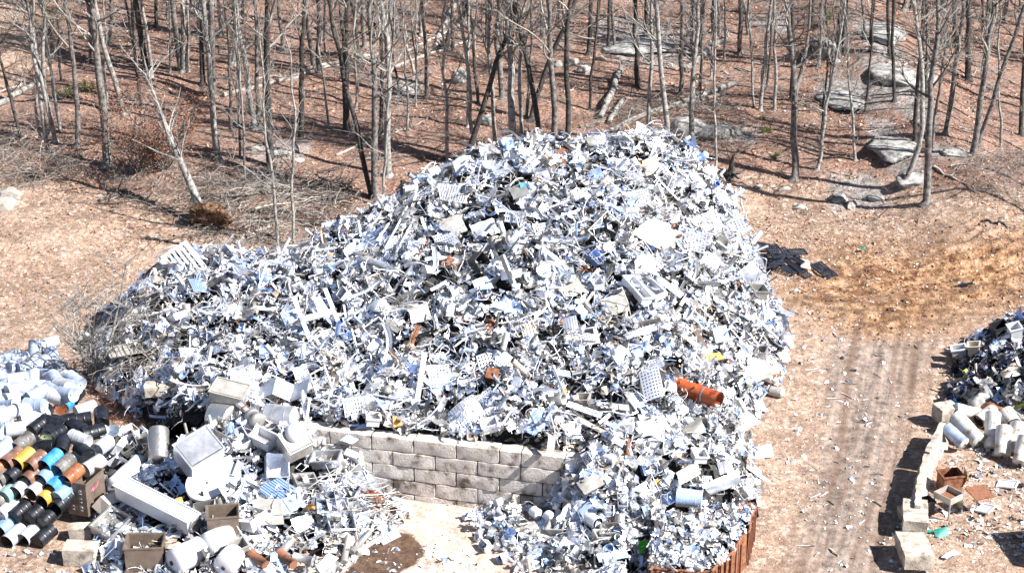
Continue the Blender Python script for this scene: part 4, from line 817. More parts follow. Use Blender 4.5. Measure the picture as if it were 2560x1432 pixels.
def rock_mesh(sx, sy, sz, seed, m='stone', sub=3):
    rr = np.random.RandomState(seed); n, k = 34, 20; a = np.linspace(0, 2 * math.pi, n, endpoint=False); ph = np.linspace(.02, math.pi - .02, k)
    X = np.sin(ph)[:, None] * np.cos(a); Y = np.sin(ph)[:, None] * np.sin(a); Z = np.cos(ph)[:, None] * np.ones(n)
    D = np.stack((X, Y, Z), -1)
    r = np.ones(D.shape[:2])
    for _ in range(9):                                                # flat cut facets
        v = rr.normal(0, 1, 3); v /= np.linalg.norm(v); dd = D @ v; c = rr.uniform(.6, .85); r = np.where(dd > c * .8, np.minimum(r, c / np.maximum(dd, .01)), r)
    r = r * (1 + .5 * (fbm(D[..., 0] * 2 + seed, D[..., 1] * 2 + D[..., 2] * 1.7 + seed) - .47) + .16 * (fbm(D[..., 0] * 7 + seed, D[..., 1] * 7 + D[..., 2] * 6) - .47))
    V = (D * r[..., None] * [sx, sy, sz]).reshape(-1, 3); i = np.arange(k - 1)[:, None] * n; j = np.arange(n)[None]; j2 = (j + 1) % n
    F = np.stack((i + j, i + n + j, i + n + j2, i + j2), -1).reshape(-1, 4)
    b = Bag(); b.add(V, [F, np.array([list(range(n))]), np.array([list(range((k - 1) * n, k * n))[::-1]])], 0, True); return b
ROCKS = [(2058, 128, 1.0, .8, .85, 'big rounded grey boulder striped with tree shadows at upper right', 'stone'), (2012, 156, .3, .25, .25, 'small grey stone left below the big boulder', 'stone'), (1972, 150, .4, .3, .3, 'grey stone behind the forked tree', 'stone'), (2090, 155, .3, .25, .16, 'flat grey stone below the twin dark trunks', 'stone'),
         (1740, 322, 1.5, .9, .85, 'large dark grey outcrop just right of the heap crest', 'stone'), (1800, 335, 1.3, .8, .55, 'sloping dark outcrop slab right of the large outcrop', 'stone'), (1148, 205, .55, .4, .75, 'upright pointed grey boulder in the middle of the wood', 'stone'), (1212, 305, .6, .45, .4, 'grey rock left behind the heap crest', 'stone'),
         (8, 520, .8, .6, .5, 'pale boulder at the left edge on the dirt', 'pale_stone'), (20, 492, .9, .6, .4, 'flat tan boulder behind the pale one at the left edge', 'pale_stone'), (545, 548, .35, .3, .28, 'pale stone beside the fallen trunk', 'pale_stone'), (705, 385, .9, .5, .2, 'flat grey rock at the foot of a dark trunk', 'stone'), (630, 372, .5, .3, .15, 'low flat rock beneath the pale trunk', 'stone'),
         (2182, 365, .25, .2, .2, 'small stone on the leaves beside the rock ridge', 'pale_stone'), (1962, 476, .4, .25, .2, 'tan stone at the foot of the forked tree', 'pale_stone'), (1898, 468, .25, .2, .15, 'small pale stone left of the forked tree', 'pale_stone'), (2095, 500, .5, .45, .3, 'left grey rock of the low outcrop', 'stone'), (2128, 515, .3, .7, .25, 'long pale split rock in the low outcrop', 'pale_stone'),
         (2190, 495, .6, .4, .2, 'right grey rock of the low outcrop', 'stone'), (2275, 460, .9, .6, .5, 'rounded rock where the curved tree grows', 'stone'), (2000, 520, .45, .35, .18, 'flat grey stone left of the low outcrop', 'stone'), (1430, 160, .5, .4, .3, 'pale rock among boulders at top centre', 'pale_stone'), (1460, 180, .45, .35, .35, 'grey rock right of the pale rock at top centre', 'stone'),
         (1395, 165, .45, .3, .25, 'mossy grey rock at top centre', 'stone'), (1500, 150, .4, .3, .25, 'pale angular rock below the upper slab', 'pale_stone'), (1590, 115, 2.4, 1.8, .35, 'broad flat slab high on the slope', 'stone'), (2200, 85, 2.0, 2.2, .45, 'broad rock slab at the top of the ridge', 'stone'), (2255, 195, 2.1, 2.4, .5, 'rock slab in the middle of the ridge', 'stone'), (2250, 370, 1.7, 2.4, .45, 'rock slab low on the ridge', 'stone'),
         (2385, 385, .9, .5, .2, 'low dark rock right of the last big tree', 'stone'), (745, 402, .35, .3, .15, 'pale flat stone under a thin tree', 'pale_stone'), (1005, 225, .7, .4, .2, 'low mossy rock in mid wood', 'stone'), (2125, 250, 1.9, 2.0, .3, 'mossy slab left of the ridge', 'stone')]
for i, (px, py, sx, sy, sz, lab, m) in enumerate(ROCKS):
    B = hit(px, py); tag(rock_mesh(sx, sy, sz, i * 3 + 1).build('boulder', m, None, TM(B + (0, 0, sz * (.2 if sx < 1.2 else -.15)), yaw(rs.uniform(-25, 25)))), lab, 'rock')
# uprooted tree leaning left, its root ball towards us
def uprooted():
    B = hit(512, 560); rr = np.random.RandomState(4); root = empty('uprooted_tree', B, None, 'pale leaning uprooted tree with brown root ball behind the heap\'s left end', 'tree')
    top = aty(365, 210, B[1] + 3.0); ax = top - B; L = np.linalg.norm(ax); ax /= L; P = branch_pts((0, 0, .35), ax, L, 10, .025, rr, .1); b = Bag(); b.tube(P, np.linspace(.24, .07, 11), 9); b.build('trunk', 'bark_pale', root); k = Bag()
    for i in range(22):
        v = rr.randint(4, 11); Q = branch_pts(P[v], ax + rr.normal(0, .6, 3), rr.uniform(1.2, 3.2), 6, .12, rr, .3); k.tube(Q, np.linspace(.06, .012, 7), 5, cap=False)
        for j in range(6): k.tube(branch_pts(Q[rr.randint(1, 6)], rr.normal(0, .7, 3) + ax * .5, rr.uniform(.4, 1.2), 4, .15, rr), np.linspace(.018, .007, 5), 3, cap=False)
    k.build('branches', 'bark_pale', root)
    rb = rock_mesh(1.15, .5, .8, 5); o = rb.build('root_ball', 'rootball', root, TM((.45, -.4, .6), eul(10, 0, -12))); k = Bag()
    for i in range(60):
        a = rr.uniform(0, 6.28); k.tube(branch_pts((math.cos(a) * .85, -.3, math.sin(a) * .55), (math.cos(a), rr.normal(0, .5) - .3, math.sin(a)), rr.uniform(.2, .8), 4, .3, rr, 0), np.linspace(.03, .008, 5), 4)
    k.build('roots', 'rootball', o)
uprooted()
def stump(px, py, lab, seed):
    rr = np.random.RandomState(seed); B = hit(px, py); b = Bag()
    b.tube([(0, 0, 0), (.02, 0, .35), (.05, 0, .8), (.1, .02, 1.2)], [.34, .17, .12, .03], 9)
    for i in range(9): a = rr.uniform(0, 6.28); b.tube(branch_pts((0, 0, .2), (math.cos(a), math.sin(a), -.05), .9, 4, .2, rr, -.2), np.linspace(.1, .03, 5), 5)
    tag(b.build('tree_stump', 'bark_dark', None, TM(B)), lab, 'stump')
stump(1826, 440, 'dark splintered stump right of the heap top', 1); stump(1118, 120, 'dark snapped stump beside the white broken trunk', 2)
log((330, 432), (345, 300), .13, .1, 'upright pale snapped stem amid the brown-leaved beeches', 'bark_pale', 91, 2)
# leaf litter
def scatter(poly, n, kinds, s0, s1, name, label, cat, mats, probs, seed, dens=None, tilt=25, lift=.03):
    rr = np.random.RandomState(seed); W = poly; x, y, z = sample(ground, W, n, rr)
    if dens is not None: k = rr.rand(n) < dens(x, y); x, y, z = x[k], y[k], z[k]
    n = len(x); b = Bag(); pr = np.array(probs, float); pr /= pr.sum(); mi = rr.choice(len(pr), n, p=pr); wh = rr.randint(0, 99999, n)
    tps = [t for kd in kinds for t in TP[kd]]; sz = s0 + (s1 - s0) * rr.rand(n) ** 2.5; nr = normals(ground, x, y); M = mats4(n, x, y, z + lift, sz, tilt, nr, rr)
    for q, t in enumerate(tps):
        w = wh % len(tps) == q; b.many(t, M[w], mi[w])
    return tag(b.build(name, mats), label, cat, kind='stuff')
scatter([(-40, 86), (-23, 82), (-14, 86), (-8, 88), (10, 94), (14, 84), (26, 82), (42, 88), (46, 132), (-46, 132)], 100000, ['tri'], .07, .26, 'leaf_litter', 'layer of dry pinkish-brown leaves covering the forest floor', 'leaves', ['litter_leaf', 'brown_leaf', 'debris'], [76, 20, 3], 1, tilt=45, lift=.04,
        dens=lambda x, y: sst(.3, .55, fbm(x * .5, y * .5)) * (1 - .9 * ((x < -27) & (y > 96))))
yard = [(-26, 58), (-30, 90), (-16, 90), (12, 95), (33, 92), (30, 56)]
scatter(yard, 15000, ['tri', 'sheet', 'chunk'], .03, .13, 'ground_debris', 'small pale scraps and stones scattered over the dirt', 'debris', ['debris', 'pale_stone', 'satin_metal', 'white_metal', 'tan_metal', 'dull_metal'], [50, 25, 6, 8, 8, 5], 2,
        dens=lambda x, y: (.35 + .65 * sst(.4, .6, fbm(x * .4, y * .4))) * (1 - .8 * soft(x, y, ROADP, 1)) * (1 - .75 * soft(x, y, PAD, .5)))
scatter([(11, 58), (10, 84), (14, 86), (17, 78), (16, 58)], 900, ['tri', 'sheet', 'strip', 'wire'], .05, .3, 'scrap_litter', 'loose bits of metal strewn right of the heap', 'debris', SCR, [20, 30, 26, 8, 2, 10, 3, 1, 1], 3, tilt=20)
scatter(MUD, 900, ['chunk'], .03, .17, 'mud_clods', 'brown clods of churned soil in the turning area', 'clods', ['rootball', 'pale_stone', 'tan_metal'], [92, 4, 2], 6, lift=.0)
scatter([(-22, 58), (-21, 62), (-9, 60), (-2, 62), (0, 58)], 900, ['tri', 'sheet', 'strip', 'wire'], .06, .3, 'scrap_litter', 'loose bits of metal strewn in front of the left heap', 'debris', SCR, PM, 4, tilt=20)
scatter([(14, 62), (21, 60), (24, 60), (24, 72), (19, 70)], 2600, ['tri', 'sheet', 'strip', 'wire'], .06, .34, 'scrap_litter', 'loose litter around the frame stand at right', 'debris', ['debris', 'white_metal', 'satin_metal', 'blue_metal', 'tan_metal', 'rust', 'dark_metal'], [30, 20, 15, 5, 12, 6, 10], 5, tilt=20)
# ---------------------------------------------------------------- pieces fitted to planes that lie on the heaps
for nm, c in (('bronze', ((.12, .09, .07), (.22, .17, .135))), ('grey_panel', ((.3, .28, .25), (.48, .46, .42))), ('cream', ((.5, .44, .34), (.7, .64, .55)))):
    mat(nm, [(.3, c[0]), (.65, c[1])], rough=.45, metal=.35, scale=2.5, bump=.1, bscale=8)
mat('mirror_steel', [(.3, (.4, .41, .43)), (.6, (.68, .69, .72))], rough=.3, metal=.7, scale=2, bump=.25, bscale=3)
mat('rack_metal', [(.3, (.015, .017, .025)), (.65, (.06, .07, .1))], rough=.35, metal=.4)
mat('clear_blue', [(.3, (.22, .34, .58)), (.6, (.42, .52, .68))], rough=.25, spec=.8)
mat('pink_paint', [(.3, (.7, .1, .2)), (.6, (.75, .15, .25))], rough=.5)
def plane_pts(c, nrm, pts, lift=.15, f=TOP):
    C0 = hit(*c, f) + (0, 0, lift); n = np.array(nrm, float); n /= np.linalg.norm(n); o = np.array((0, 0, CAM_H)); out = []
    for p in pts:
        d = ray(*p); out.append(o + d * (np.dot(C0 - o, n) / np.dot(d, n)))
    return out, n
UPC = (0, -.5, .86)
HERO = []
def fit(b, name, A, B, C, mats, label, cat, nrm=UPC, lift=.15, f=TOP, group=None, keep=False):
    """b: a Bag in a unit square (-.5..+.5) with z in metres; A, B, C: where three of its corners are seen"""
    D = ((B[0] + C[0]) / 2, (B[1] + C[1]) / 2); HERO.append((*D, math.hypot(B[0] - C[0], B[1] - C[1]) * .33 + 22)); (a, q, c), n = plane_pts(D, nrm, (A, B, C), lift, f)
    X = q - a; Y = c - a; Z = np.cross(X, Y); Z /= np.linalg.norm(Z); Z = Z if Z[2] > 0 else -Z; ctr = a + X / 2 + Y / 2
    b.V = [v[:, :1] * X + v[:, 1:2] * Y + v[:, 2:3] * Z for v in b.V]
    return tag(b.build(name, mats, None, TM(ctr)), label, cat, group)
def B_(tp): return Bag().add(tp[0], tp[1])
def crumple(n=9, amp=.12, seed=0, holes=False, fold=1.0):
    rr = np.random.RandomState(seed); k = [(rr.uniform(0, 3.14), rr.uniform(-.3, .3), rr.uniform(-.5, .5) * fold) for _ in range(3)]
    def f(u, v):
        x, y = u - .5, v - .5; z = sum(s_ * np.abs(x * math.cos(a) + y * math.sin(a) - c) for a, c, s_ in k) * amp * 4 + amp * (fbm(u * 3 + seed, v * 3) - .5)
        e = rr.normal(0, .012, u.shape); return x + e, y - e, z
    return Bag().sheet(f, n, n, thick=.02)
def slats(n, along='y', w=.5, frame=.04, th=.03, z=.0):
    b = Bag()
    for i in range(n):
        p = -.5 + (i + .5) / n
        b.box((p, 0, z), (w / n, 1, th)) if along == 'y' else b.box((0, p, z), (1, w / n, th))
    for s_ in (-1, 1):
        b.box((s_ * .5, 0, z + .004), (frame, 1 + frame, th * 1.7)); b.box((0, s_ * .5, z + .008), (1 - frame, frame, th * 1.7))
    return b
def panel(holes=(), ribs=0, th=.03):
    b = Bag().box((0, 0, 0), (1, 1, th))
    for i in range(ribs): b.box((-.5 + (i + .7) / (ribs + .4), 0, th), (.03, .96, th))
    for (x, y, r) in holes:
        a = np.linspace(0, 2 * math.pi, 12, endpoint=False); b.add(np.stack((x + r * np.cos(a), y + r * np.sin(a), np.full(12, th / 2 + .004)), -1), [[list(range(12))]], 1)
    return b
def bars(*segs, w=.05, th=.08):
    b = Bag()
    for (x0, y0, x1, y1) in segs:
        L = math.hypot(x1 - x0, y1 - y0); b.box(((x0 + x1) / 2, (y0 + y1) / 2, 0), (abs(x1 - x0) + w, abs(y1 - y0) + w, th))
    return b
def grate(nu, nv, bend=0.0, w2=1):
    b = Bag()
    def f(u, v): return (u - .5, v - .5, bend * np.sin(u * 3.1) + bend * .5 * np.sin(v * 4))
    return b.sheet(f, nu * 2 + 1, nv * 2 + 1, hole=lambda i, j: i % 2 == 1 and j % 2 == 1, thick=.02)
fit(slats(6, 'y', .55, .05), 'slatted_rack', (404, 644), (465, 604), (462, 718), 'white_metal', 'white slatted rack propped up on the left end of the heap', 'rack', lift=.85)
fit(bars((-.5, .5, .5, .5), (-.5, -.5, -.5, .5), (.5, -.5, .5, .5), (-.5, 0, .5, .0), w=.13, th=.08), 'window_frame', (736, 749), (815, 728), (775, 850), 'white_metal', 'bent white window frame standing out of the heap\'s left half', 'frame', lift=.7)
fit(Bag().box((0, 0, 0), (1, 1, .05)), 'white_bar', (638, 764), (690, 768), (638, 774), 'white_metal', 'short flat white bar left of the bent white frame', 'bar', lift=.3)
fit(B_(t_disc()), 'basin', (640, 870), (668, 856), (655, 905), 'blue_metal', 'pale blue half basin in the left lower heap', 'basin', nrm=(.3, -.8, .5), lift=.3)
fit(B_(t_disc()), 'round_lid', (478, 852), (496, 843), (484, 870), 'white_metal', 'pale round lid at the left lower part of the heap', 'lid', lift=.3)
fit(B_(t_disc()), 'ring_plate', (690, 905), (730, 900), (695, 935), 'bright_metal', 'round plate with bolt holes lower left in the heap', 'plate', lift=.25)
fit(panel((), 9, .03), 'ribbed_sheet', (262, 868), (372, 850), (276, 895), 'grey_panel', 'grey ribbed sheet under the vines at the heap\'s left foot', 'sheet', lift=.25)
fit(crumple(6, .05, 3), 'flat_sheet', (304, 800), (345, 768), (330, 812), 'tan_metal', 'long tan sheet under the vines on the left flank', 'sheet', lift=.35)
fit(slats(16, 'y', .4, .03, .02), 'comb_grille', (1095, 459), (1160, 468), (1102, 500), 'white_metal', 'white comb grille at the left shoulder of the crest', 'grille', lift=.3)
for i, (A, B, C, k, lab) in enumerate([((1716, 545), (1790, 522), (1735, 590), (9, 7), 'white wire grate on the right shoulder, upper one of three'), ((1780, 560), (1850, 535), (1800, 600), (8, 7), 'white wire grate on the right shoulder, right one of three'), ((1700, 560), (1770, 585), (1690, 610), (8, 6), 'white wire grate on the right shoulder, lower left one of three'),
        ((1234, 905), (1262, 878), (1265, 930), (5, 6), 'small square-holed grate right of centre low in the heap'), ((1069, 912), (1122, 908), (1075, 968), (6, 7), 'egg-crate grille beside the long white strip'), ((1112, 1040), (1180, 985), (1150, 1095), (11, 12), 'crumpled wire basket wall hanging above the block wall'),
        ((1165, 1000), (1225, 965), (1190, 1050), (12, 9), 'bright curled mesh sheet above the crumpled basket wall'), ((1596, 930), (1645, 912), (1612, 1005), (6, 9), 'tall perforated sheet left of the orange trough'), ((1600, 905), (1650, 890), (1610, 930), (7, 4), 'short perforated sheet above the tall perforated sheet'),
        ((1190, 890), (1230, 880), (1200, 930), (5, 4), 'grey egg-crate piece in the lower middle of the heap'), ((1422, 1305), (1452, 1298), (1432, 1345), (6, 6), 'square wire grate on the spill in front of the wall'), ((1792, 1158), (1826, 1150), (1800, 1186), (1, 8), 'white slotted grille on the right side of the spill'),
        ((730, 920), (765, 908), (740, 950), (6, 4), 'white grid basket in the lower left heap'), ((1440, 830), (1490, 815), (1450, 870), (8, 6), 'bright wire grate in the middle right of the heap'), ((1080, 590), (1130, 570), (1100, 625), (9, 5), 'silver wire shelf in the upper middle of the heap'), ((960, 600), (1010, 585), (965, 650), (8, 8), 'wire shelf between the ladder rails'),
        ((1560, 480), (1620, 470), (1570, 520), (9, 6), 'bright wire shelf below the yellow plate'), ((1405, 800), (1440, 788), (1412, 838), (5, 8), 'slotted white piece right of centre'), ((1330, 560), (1375, 552), (1340, 590), (6, 4), 'grey grille in the dark hollow of the heap')]):
    fit(grate(*k, bend=(.25 if i in (5, 6) else .06) * (1 if i % 2 else -1)), 'wire_grate', A, B, C, 'bright_metal' if i % 3 else 'white_metal', lab, 'grate', lift=.32, nrm=(0, -.7, .7) if i in (5, 6) else UPC)
for i, (A, B, C, m, amp, lab) in enumerate([((1578, 590), (1635, 550), (1650, 625), 'tan_metal', .12, 'large crumpled tan sheet in the upper right of the heap'), ((1640, 590), (1688, 582), (1640, 622), 'grey_panel', .06, 'bent grey-blue sheet beside the large tan sheet'), ((1605, 400), (1640, 385), (1615, 440), 'cream', .12, 'cream-yellow crumpled plate near the heap peak'),
        ((1462, 345), (1500, 338), (1475, 365), 'dull_metal', .05, 'dark grey sheet on the crest of the heap'), ((1385, 378), (1420, 362), (1392, 388), 'rust', .05, 'brown sheet on the crest of the heap'), ((1465, 425), (1500, 415), (1475, 455), 'blue_metal', .12, 'pale blue crumpled sheet below the crest'),
        ((1395, 725), (1445, 700), (1415, 750), 'cream', .1, 'tan stained sheet with a burnt corner at mid heap'), ((1090, 550), (1150, 535), (1110, 590), 'grey_panel', .14, 'silver-grey crumpled sheet left of the dark hollow'), ((1020, 770), (1068, 760), (1030, 805), 'cream', .1, 'wrinkled cream sheet in the middle of the heap'),
        ((1180, 700), (1225, 685), (1190, 730), 'clear_blue', .06, 'pale blue panel in the middle of the heap'), ((1285, 1060), (1340, 1015), (1335, 1085), 'clear_blue', .16, 'crushed blue and silver funnel sheet just above the wall'), ((1060, 960), (1125, 930), (1085, 985), 'clear_blue', .03, 'flat pale blue panel across the egg-crate grille'),
        ((1500, 750), (1560, 730), (1515, 800), 'grey_panel', .1, 'folded grey sheet right of the stained sheet'), ((1830, 690), (1880, 655), (1860, 720), 'mirror_steel', .15, 'shiny folded sheet at the right flank below the black racks'), ((1815, 930), (1880, 900), (1890, 960), 'grey_panel', .12, 'bent grey sheet on the lower right flank'),
        ((1445, 1272), (1490, 1235), (1462, 1298), 'blue_metal', .05, 'blue sheet standing in the spill right of the wall'), ((1440, 1205), (1490, 1180), (1462, 1232), 'grey_panel', .06, 'grey-tan sheet leaning at the right end of the wall'), ((1690, 1180), (1742, 1150), (1700, 1212), 'cream', .02, 'cream plate standing above the rusty bin'),
        ((1750, 1215), (1835, 1180), (1775, 1240), 'mirror_steel', .14, 'large crumpled stainless sheet behind the rusty bin'), ((1812, 1060), (1868, 1030), (1850, 1080), 'white_metal', .1, 'folded white casing on the dirt right of the spill'), ((1878, 1118), (1928, 1108), (1885, 1150), 'white_metal', .01, 'flat white plate on the dirt right of the spill'),
        ((1300, 1320), (1335, 1300), (1315, 1340), 'grey_panel', .04, 'grey flat sheet on the spill near the pad'), ((1340, 1330), (1372, 1318), (1350, 1352), 'cream', .02, 'tan square sheet low in the spill'), ((700, 1340), (745, 1298), (660, 1388), 'bronze', .05, 'brown curved plate in the front left heap'),
        ((850, 1100), (905, 1060), (880, 1110), 'clear_blue', .05, 'blue-white strip sheet hanging over the left end of the wall'), ((900, 980), (935, 930), (930, 985), 'mirror_steel', .14, 'large folded silver sheet in the lower left heap'), ((1595, 1040), (1660, 1035), (1610, 1075), 'white_metal', .12, 'white crushed casing below the orange trough'),
        ((960, 1262), (1030, 1285), (985, 1240), 'grey_panel', .03, 'pointed grey sheet at the edge of the pad'), ((725, 1300), (775, 1280), (740, 1330), 'white_metal', .06, 'pale striped casing in the front left heap'), ((1175, 565), (1230, 545), (1195, 600), 'mirror_steel', .1, 'grey mirror-like sheet right of the silver-grey sheet'),
        ((1270, 470), (1310, 455), (1285, 500), 'dull_metal', .1, 'dark folded sheet below the crest'), ((1130, 400), (1175, 385), (1140, 430), 'white_metal', .12, 'big white crumpled sheet at the left of the crest'), ((1225, 420), (1270, 400), (1240, 450), 'bright_metal', .14, 'big bright crumpled sheet left below the crest'),
        ((700, 780), (735, 770), (712, 812), 'blue_metal', .08, 'blue crumpled sheet left of the bent white frame'), ((560, 845), (600, 835), (575, 880), 'grey_panel', .08, 'grey crumpled sheet in the left heap'), ((1700, 1060), (1750, 1040), (1715, 1095), 'grey_panel', .1, 'grey curved sheet below the orange trough'), ((1585, 1060), (1630, 1050), (1600, 1095), 'white_metal', .08, 'white sheet scrap left of the grey curved sheet')]):
    fit(crumple(9, amp, i), 'crumpled_sheet', A, B, C, m, lab, 'sheet', lift=.34, nrm=(.1 * ((i % 5) - 2), -.5, .86))
for i, (A, B, C, m, n, lab) in enumerate([((1300, 812), (1335, 806), (1315, 868), 'cream', 4, 'tan ribbed door panel in the right middle of the heap'), ((1486, 1003), (1572, 1012), (1488, 1018), 'grey_panel', 2, 'long grey channel left of the orange trough'), ((1415, 1015), (1500, 1045), (1422, 1002), 'white_metal', 3, 'long white finned heater below the perforated sheet'),
        ((1437, 1048), (1520, 1092), (1445, 1040), 'grey_panel', 1, 'long grey trough above the right end of the wall'), ((1722, 812), (1762, 878), (1735, 808), 'bronze', 1, 'dark brown channel on the right flank'), ((1695, 835), (1740, 868), (1702, 828), 'cream', 1, 'pale channel left of the dark brown channel'),
        ((1780, 820), (1815, 812), (1790, 858), 'clear_blue', 0, 'pale blue flat panel on the right flank'), ((1640, 700), (1700, 745), (1650, 690), 'white_metal', 1, 'white channel right of the open cabinets'), ((1372, 1085), (1390, 1088), (1366, 1132), 'cream', 0, 'tan board standing on the wall at the right'),
        ((1056, 880), (1068, 882), (1036, 1006), 'white_metal', 0, 'long white strip standing upright above the wall'), ((1040, 812), (1052, 818), (1012, 880), 'rust_light', 1, 'rust-edged white panel above the long white strip'), ((778, 745), (800, 740), (812, 800), 'white_metal', 0, 'wide white strip across the bent window frame'),
        ((1790, 1132), (1846, 1160), (1796, 1125), 'white_metal', 0, 'thin white flashing right of the spill'), ((1852, 1160), (1925, 1212), (1856, 1152), 'white_metal', 0, 'long white gutter lying at the right foot of the heap'), ((1375, 920), (1425, 928), (1377, 935), 'clear_blue', 0, 'pale blue flat bar in the lower heap'),
        ((640, 1220), (700, 1192), (690, 1255), 'blue_metal', 9, 'blue shaded finned grille in the front left heap'), ((668, 1262), (745, 1232), (690, 1295), 'clear_blue', 1, 'pale blue sheet just below the finned grille'), ((783, 1420), (822, 1382), (808, 1432), 'white_metal', 7, 'white slotted panel at the bottom of the front heap'),
        ((945, 1345), (990, 1322), (958, 1362), 'white_metal', 1, 'white channel end beside the puddle'), ((1490, 1385), (1565, 1372), (1498, 1405), 'clear_blue', 1, 'blue-white shallow tray left of the rusty bin'), ((612, 1395), (640, 1390), (618, 1432), 'white_metal', 5, 'white louvred panel at the bottom edge')]):
    fit(panel((), n, .03), 'metal_plate', A, B, C, m, lab, 'panel', lift=.36 if i != 8 else .5)
fit(panel([(.05, -.02, .06)], 0, .03), 'drilled_plate', (630, 1248), (702, 1246), (638, 1312), ['grey_panel', 'shade_black'], 'flat grey-tan plate with one round hole, front left heap', 'plate', lift=.35)
for i, (A, B, C, m, lab) in enumerate([((1508, 335), (1528, 330), (1512, 360), 'blue_metal', 'small blue panel sticking up on the crest'), ((1300, 468), (1318, 464), (1304, 482), 'cyan', 'small bright blue bag below the crest'), ((1414, 348), (1434, 345), (1418, 366), 'amber', 'amber crumpled piece on the crest'), ((982, 1042), (1003, 1040), (984, 1066), 'amber', 'amber crate piece above the wall'),
        ((1595, 1365), (1618, 1350), (1600, 1385), 'green_sheet', 'bright green plastic piece beside the rusty bin'), ((2148, 619), (2163, 618), (2148, 627), 'teal', 'small teal-green box lying alone on the brown dirt'), ((2395, 705), (2430, 700), (2400, 718), 'black_plastic', 'black and white bundle lying on the brown dirt at right'), ((2365, 1010), (2388, 1000), (2372, 1028), 'cyan', 'bright blue tarp scrap on the end of the barrier row'),
        ((2408, 925), (2426, 920), (2412, 938), 'yellow_green', 'yellow-green scrap on the dark heap'), ((2392, 1252), (2408, 1248), (2396, 1264), 'yellow_green', 'lime green ball beside the frame stand'), ((2335, 1320), (2368, 1315), (2340, 1345), 'teal', 'teal tangled net beside the lower barrier block'), ((2310, 1322), (2332, 1318), (2315, 1332), 'teal', 'small green piece left of the teal net'), ((2352, 1392), (2385, 1372), (2366, 1400), 'clear_blue', 'pale blue square panel low at the right'),
        ((1395, 965), (1412, 958), (1402, 985), 'amber', 'orange scrap in the lower middle of the heap'), ((1560, 400), (1580, 398), (1566, 412), 'amber', 'small orange piece near the heap peak'), ((1760, 885), (1800, 878), (1770, 905), 'amber', 'orange-tan sheet on the right flank'), ((425, 1250), (455, 1244), (430, 1262), 'amber', 'yellow scrap in the front left heap')]):
    fit(crumple(5, .12, 70 + i), 'coloured_scrap', A, B, C, m, lab, 'scrap piece', lift=.28)
# orange trough with a metal strap
HERO.append((1735, 1000, 75)); HERO.append((1700, 990, 60)); HERO.append((690, 1000, 70)); HERO.append((525, 1232, 60))
def orange():
    C0 = hit(1735, 1003, TOP) + (0, 0, .45); q = scr_axis(140, 52, 0).to_track_quat('X', 'Z'); root = tag(bpy.data.objects.new('orange_trough', None), 'bright orange half-pipe trough on the lower right of the heap', 'trough'); COL.objects.link(root); root.matrix_basis = TM(C0, q)
    a = np.linspace(-.5, 3.3, 14); b = Bag()
    b.sheet(lambda u, v: ((u - .5) * 2.35, np.cos(-1.1 + v * 5.2) * .33, np.sin(-1.1 + v * 5.2) * .33), 12, 16, thick=.02); b.build('shell', 'orange_paint', root)
    for x in (-.55, .15): b = Bag().box((x, 0, .34), (.03, .5, .06)); b.build('rib', 'orange_paint', root)
    Bag().sheet(lambda u, v: (.45 + u * .07, np.cos(-1.1 + v * 5.2) * .345, np.sin(-1.1 + v * 5.2) * .345), 2, 12).build('strap', 'mirror_steel', root)
    Bag().lathe([(.29, 0), (.335, .01)], 16).build('end_ring', 'dark_metal', root, TM((1.18, 0, 0), eul(0, 90, 0)))
orange()
# rails of a ladder-like frame and other tubes seen on the heap
def tubething(name, pts, r, m, label, cat, f=TOP, lift=.35, n=8, group=None):
    P = np.array([hit(a, b, f) + (0, 0, lift) for a, b in pts]); c = P.mean(0).copy(); return tag(Bag().tube(P - c, r, n).build(name, m, None, TM(c)), label, cat, group)
TUBES = [([(1018, 535), (990, 590), (957, 650)], .05, 'white_metal', 'left white ladder rail in the upper left of the heap'), ([(1033, 570), (1010, 612), (991, 650)], .05, 'white_metal', 'right white ladder rail in the upper left of the heap'), ([(1850, 485), (1852, 520), (1858, 545)], .05, 'white_metal', 'white post at the right edge of the heap top'),
         ([(1838, 488), (1840, 515), (1845, 540)], .04, 'white_metal', 'second white post beside the edge post'), ([(1383, 935), (1398, 975), (1412, 1015)], .06, 'mirror_steel', 'shiny straight pipe leaning low in the heap'), ([(1905, 765), (1912, 820), (1900, 830), (1880, 832)], .06, 'white_metal', 'white bent pipe curving at the right foot'),
         ([(870, 765), (920, 745), (950, 720)], .06, 'white_metal', 'white tube left of the heap middle'), ([(800, 850), (850, 835), (905, 790)], .05, 'white_metal', 'white bent tube right of the bent window frame'), ([(1190, 505), (1240, 520), (1290, 560), (1300, 600)], .04, 'white_metal', 'curved white tube around the dark hollow'), ([(1480, 430), (1530, 445), (1560, 470)], .04, 'bright_metal', 'curved bright tube below the crest'),
         ([(960, 800), (1010, 790), (1060, 800), (1100, 830)], .035, 'bright_metal', 'curved rod in the heap middle'), ([(1640, 1080), (1700, 1100), (1740, 1140)], .035, 'white_metal', 'white rod in the spill below the trough'), ([(555, 1190), (580, 1165), (640, 1160)], .04, 'satin_metal', 'bent bar in front of the motor'), ([(860, 1425), (872, 1360)], .13, 'dull_metal', 'dark upright pipe stub by the puddle'),
         ([(880, 1400), (925, 1350)], .12, 'dull_metal', 'dark grey pipe slanting beside the puddle'), ([(893, 1400), (955, 1360)], .1, 'dull_metal', 'second dark grey pipe beside the puddle'), ([(735, 1410), (782, 1422)], .16, 'satin_metal', 'short satin pipe at the bottom of the front heap'), ([(705, 1400), (730, 1370)], .15, 'satin_metal', 'upright satin pipe at the bottom of the front heap')]
for p, r, m, lab in TUBES: tubething('metal_tube', p, r, m, lab, 'pipe')
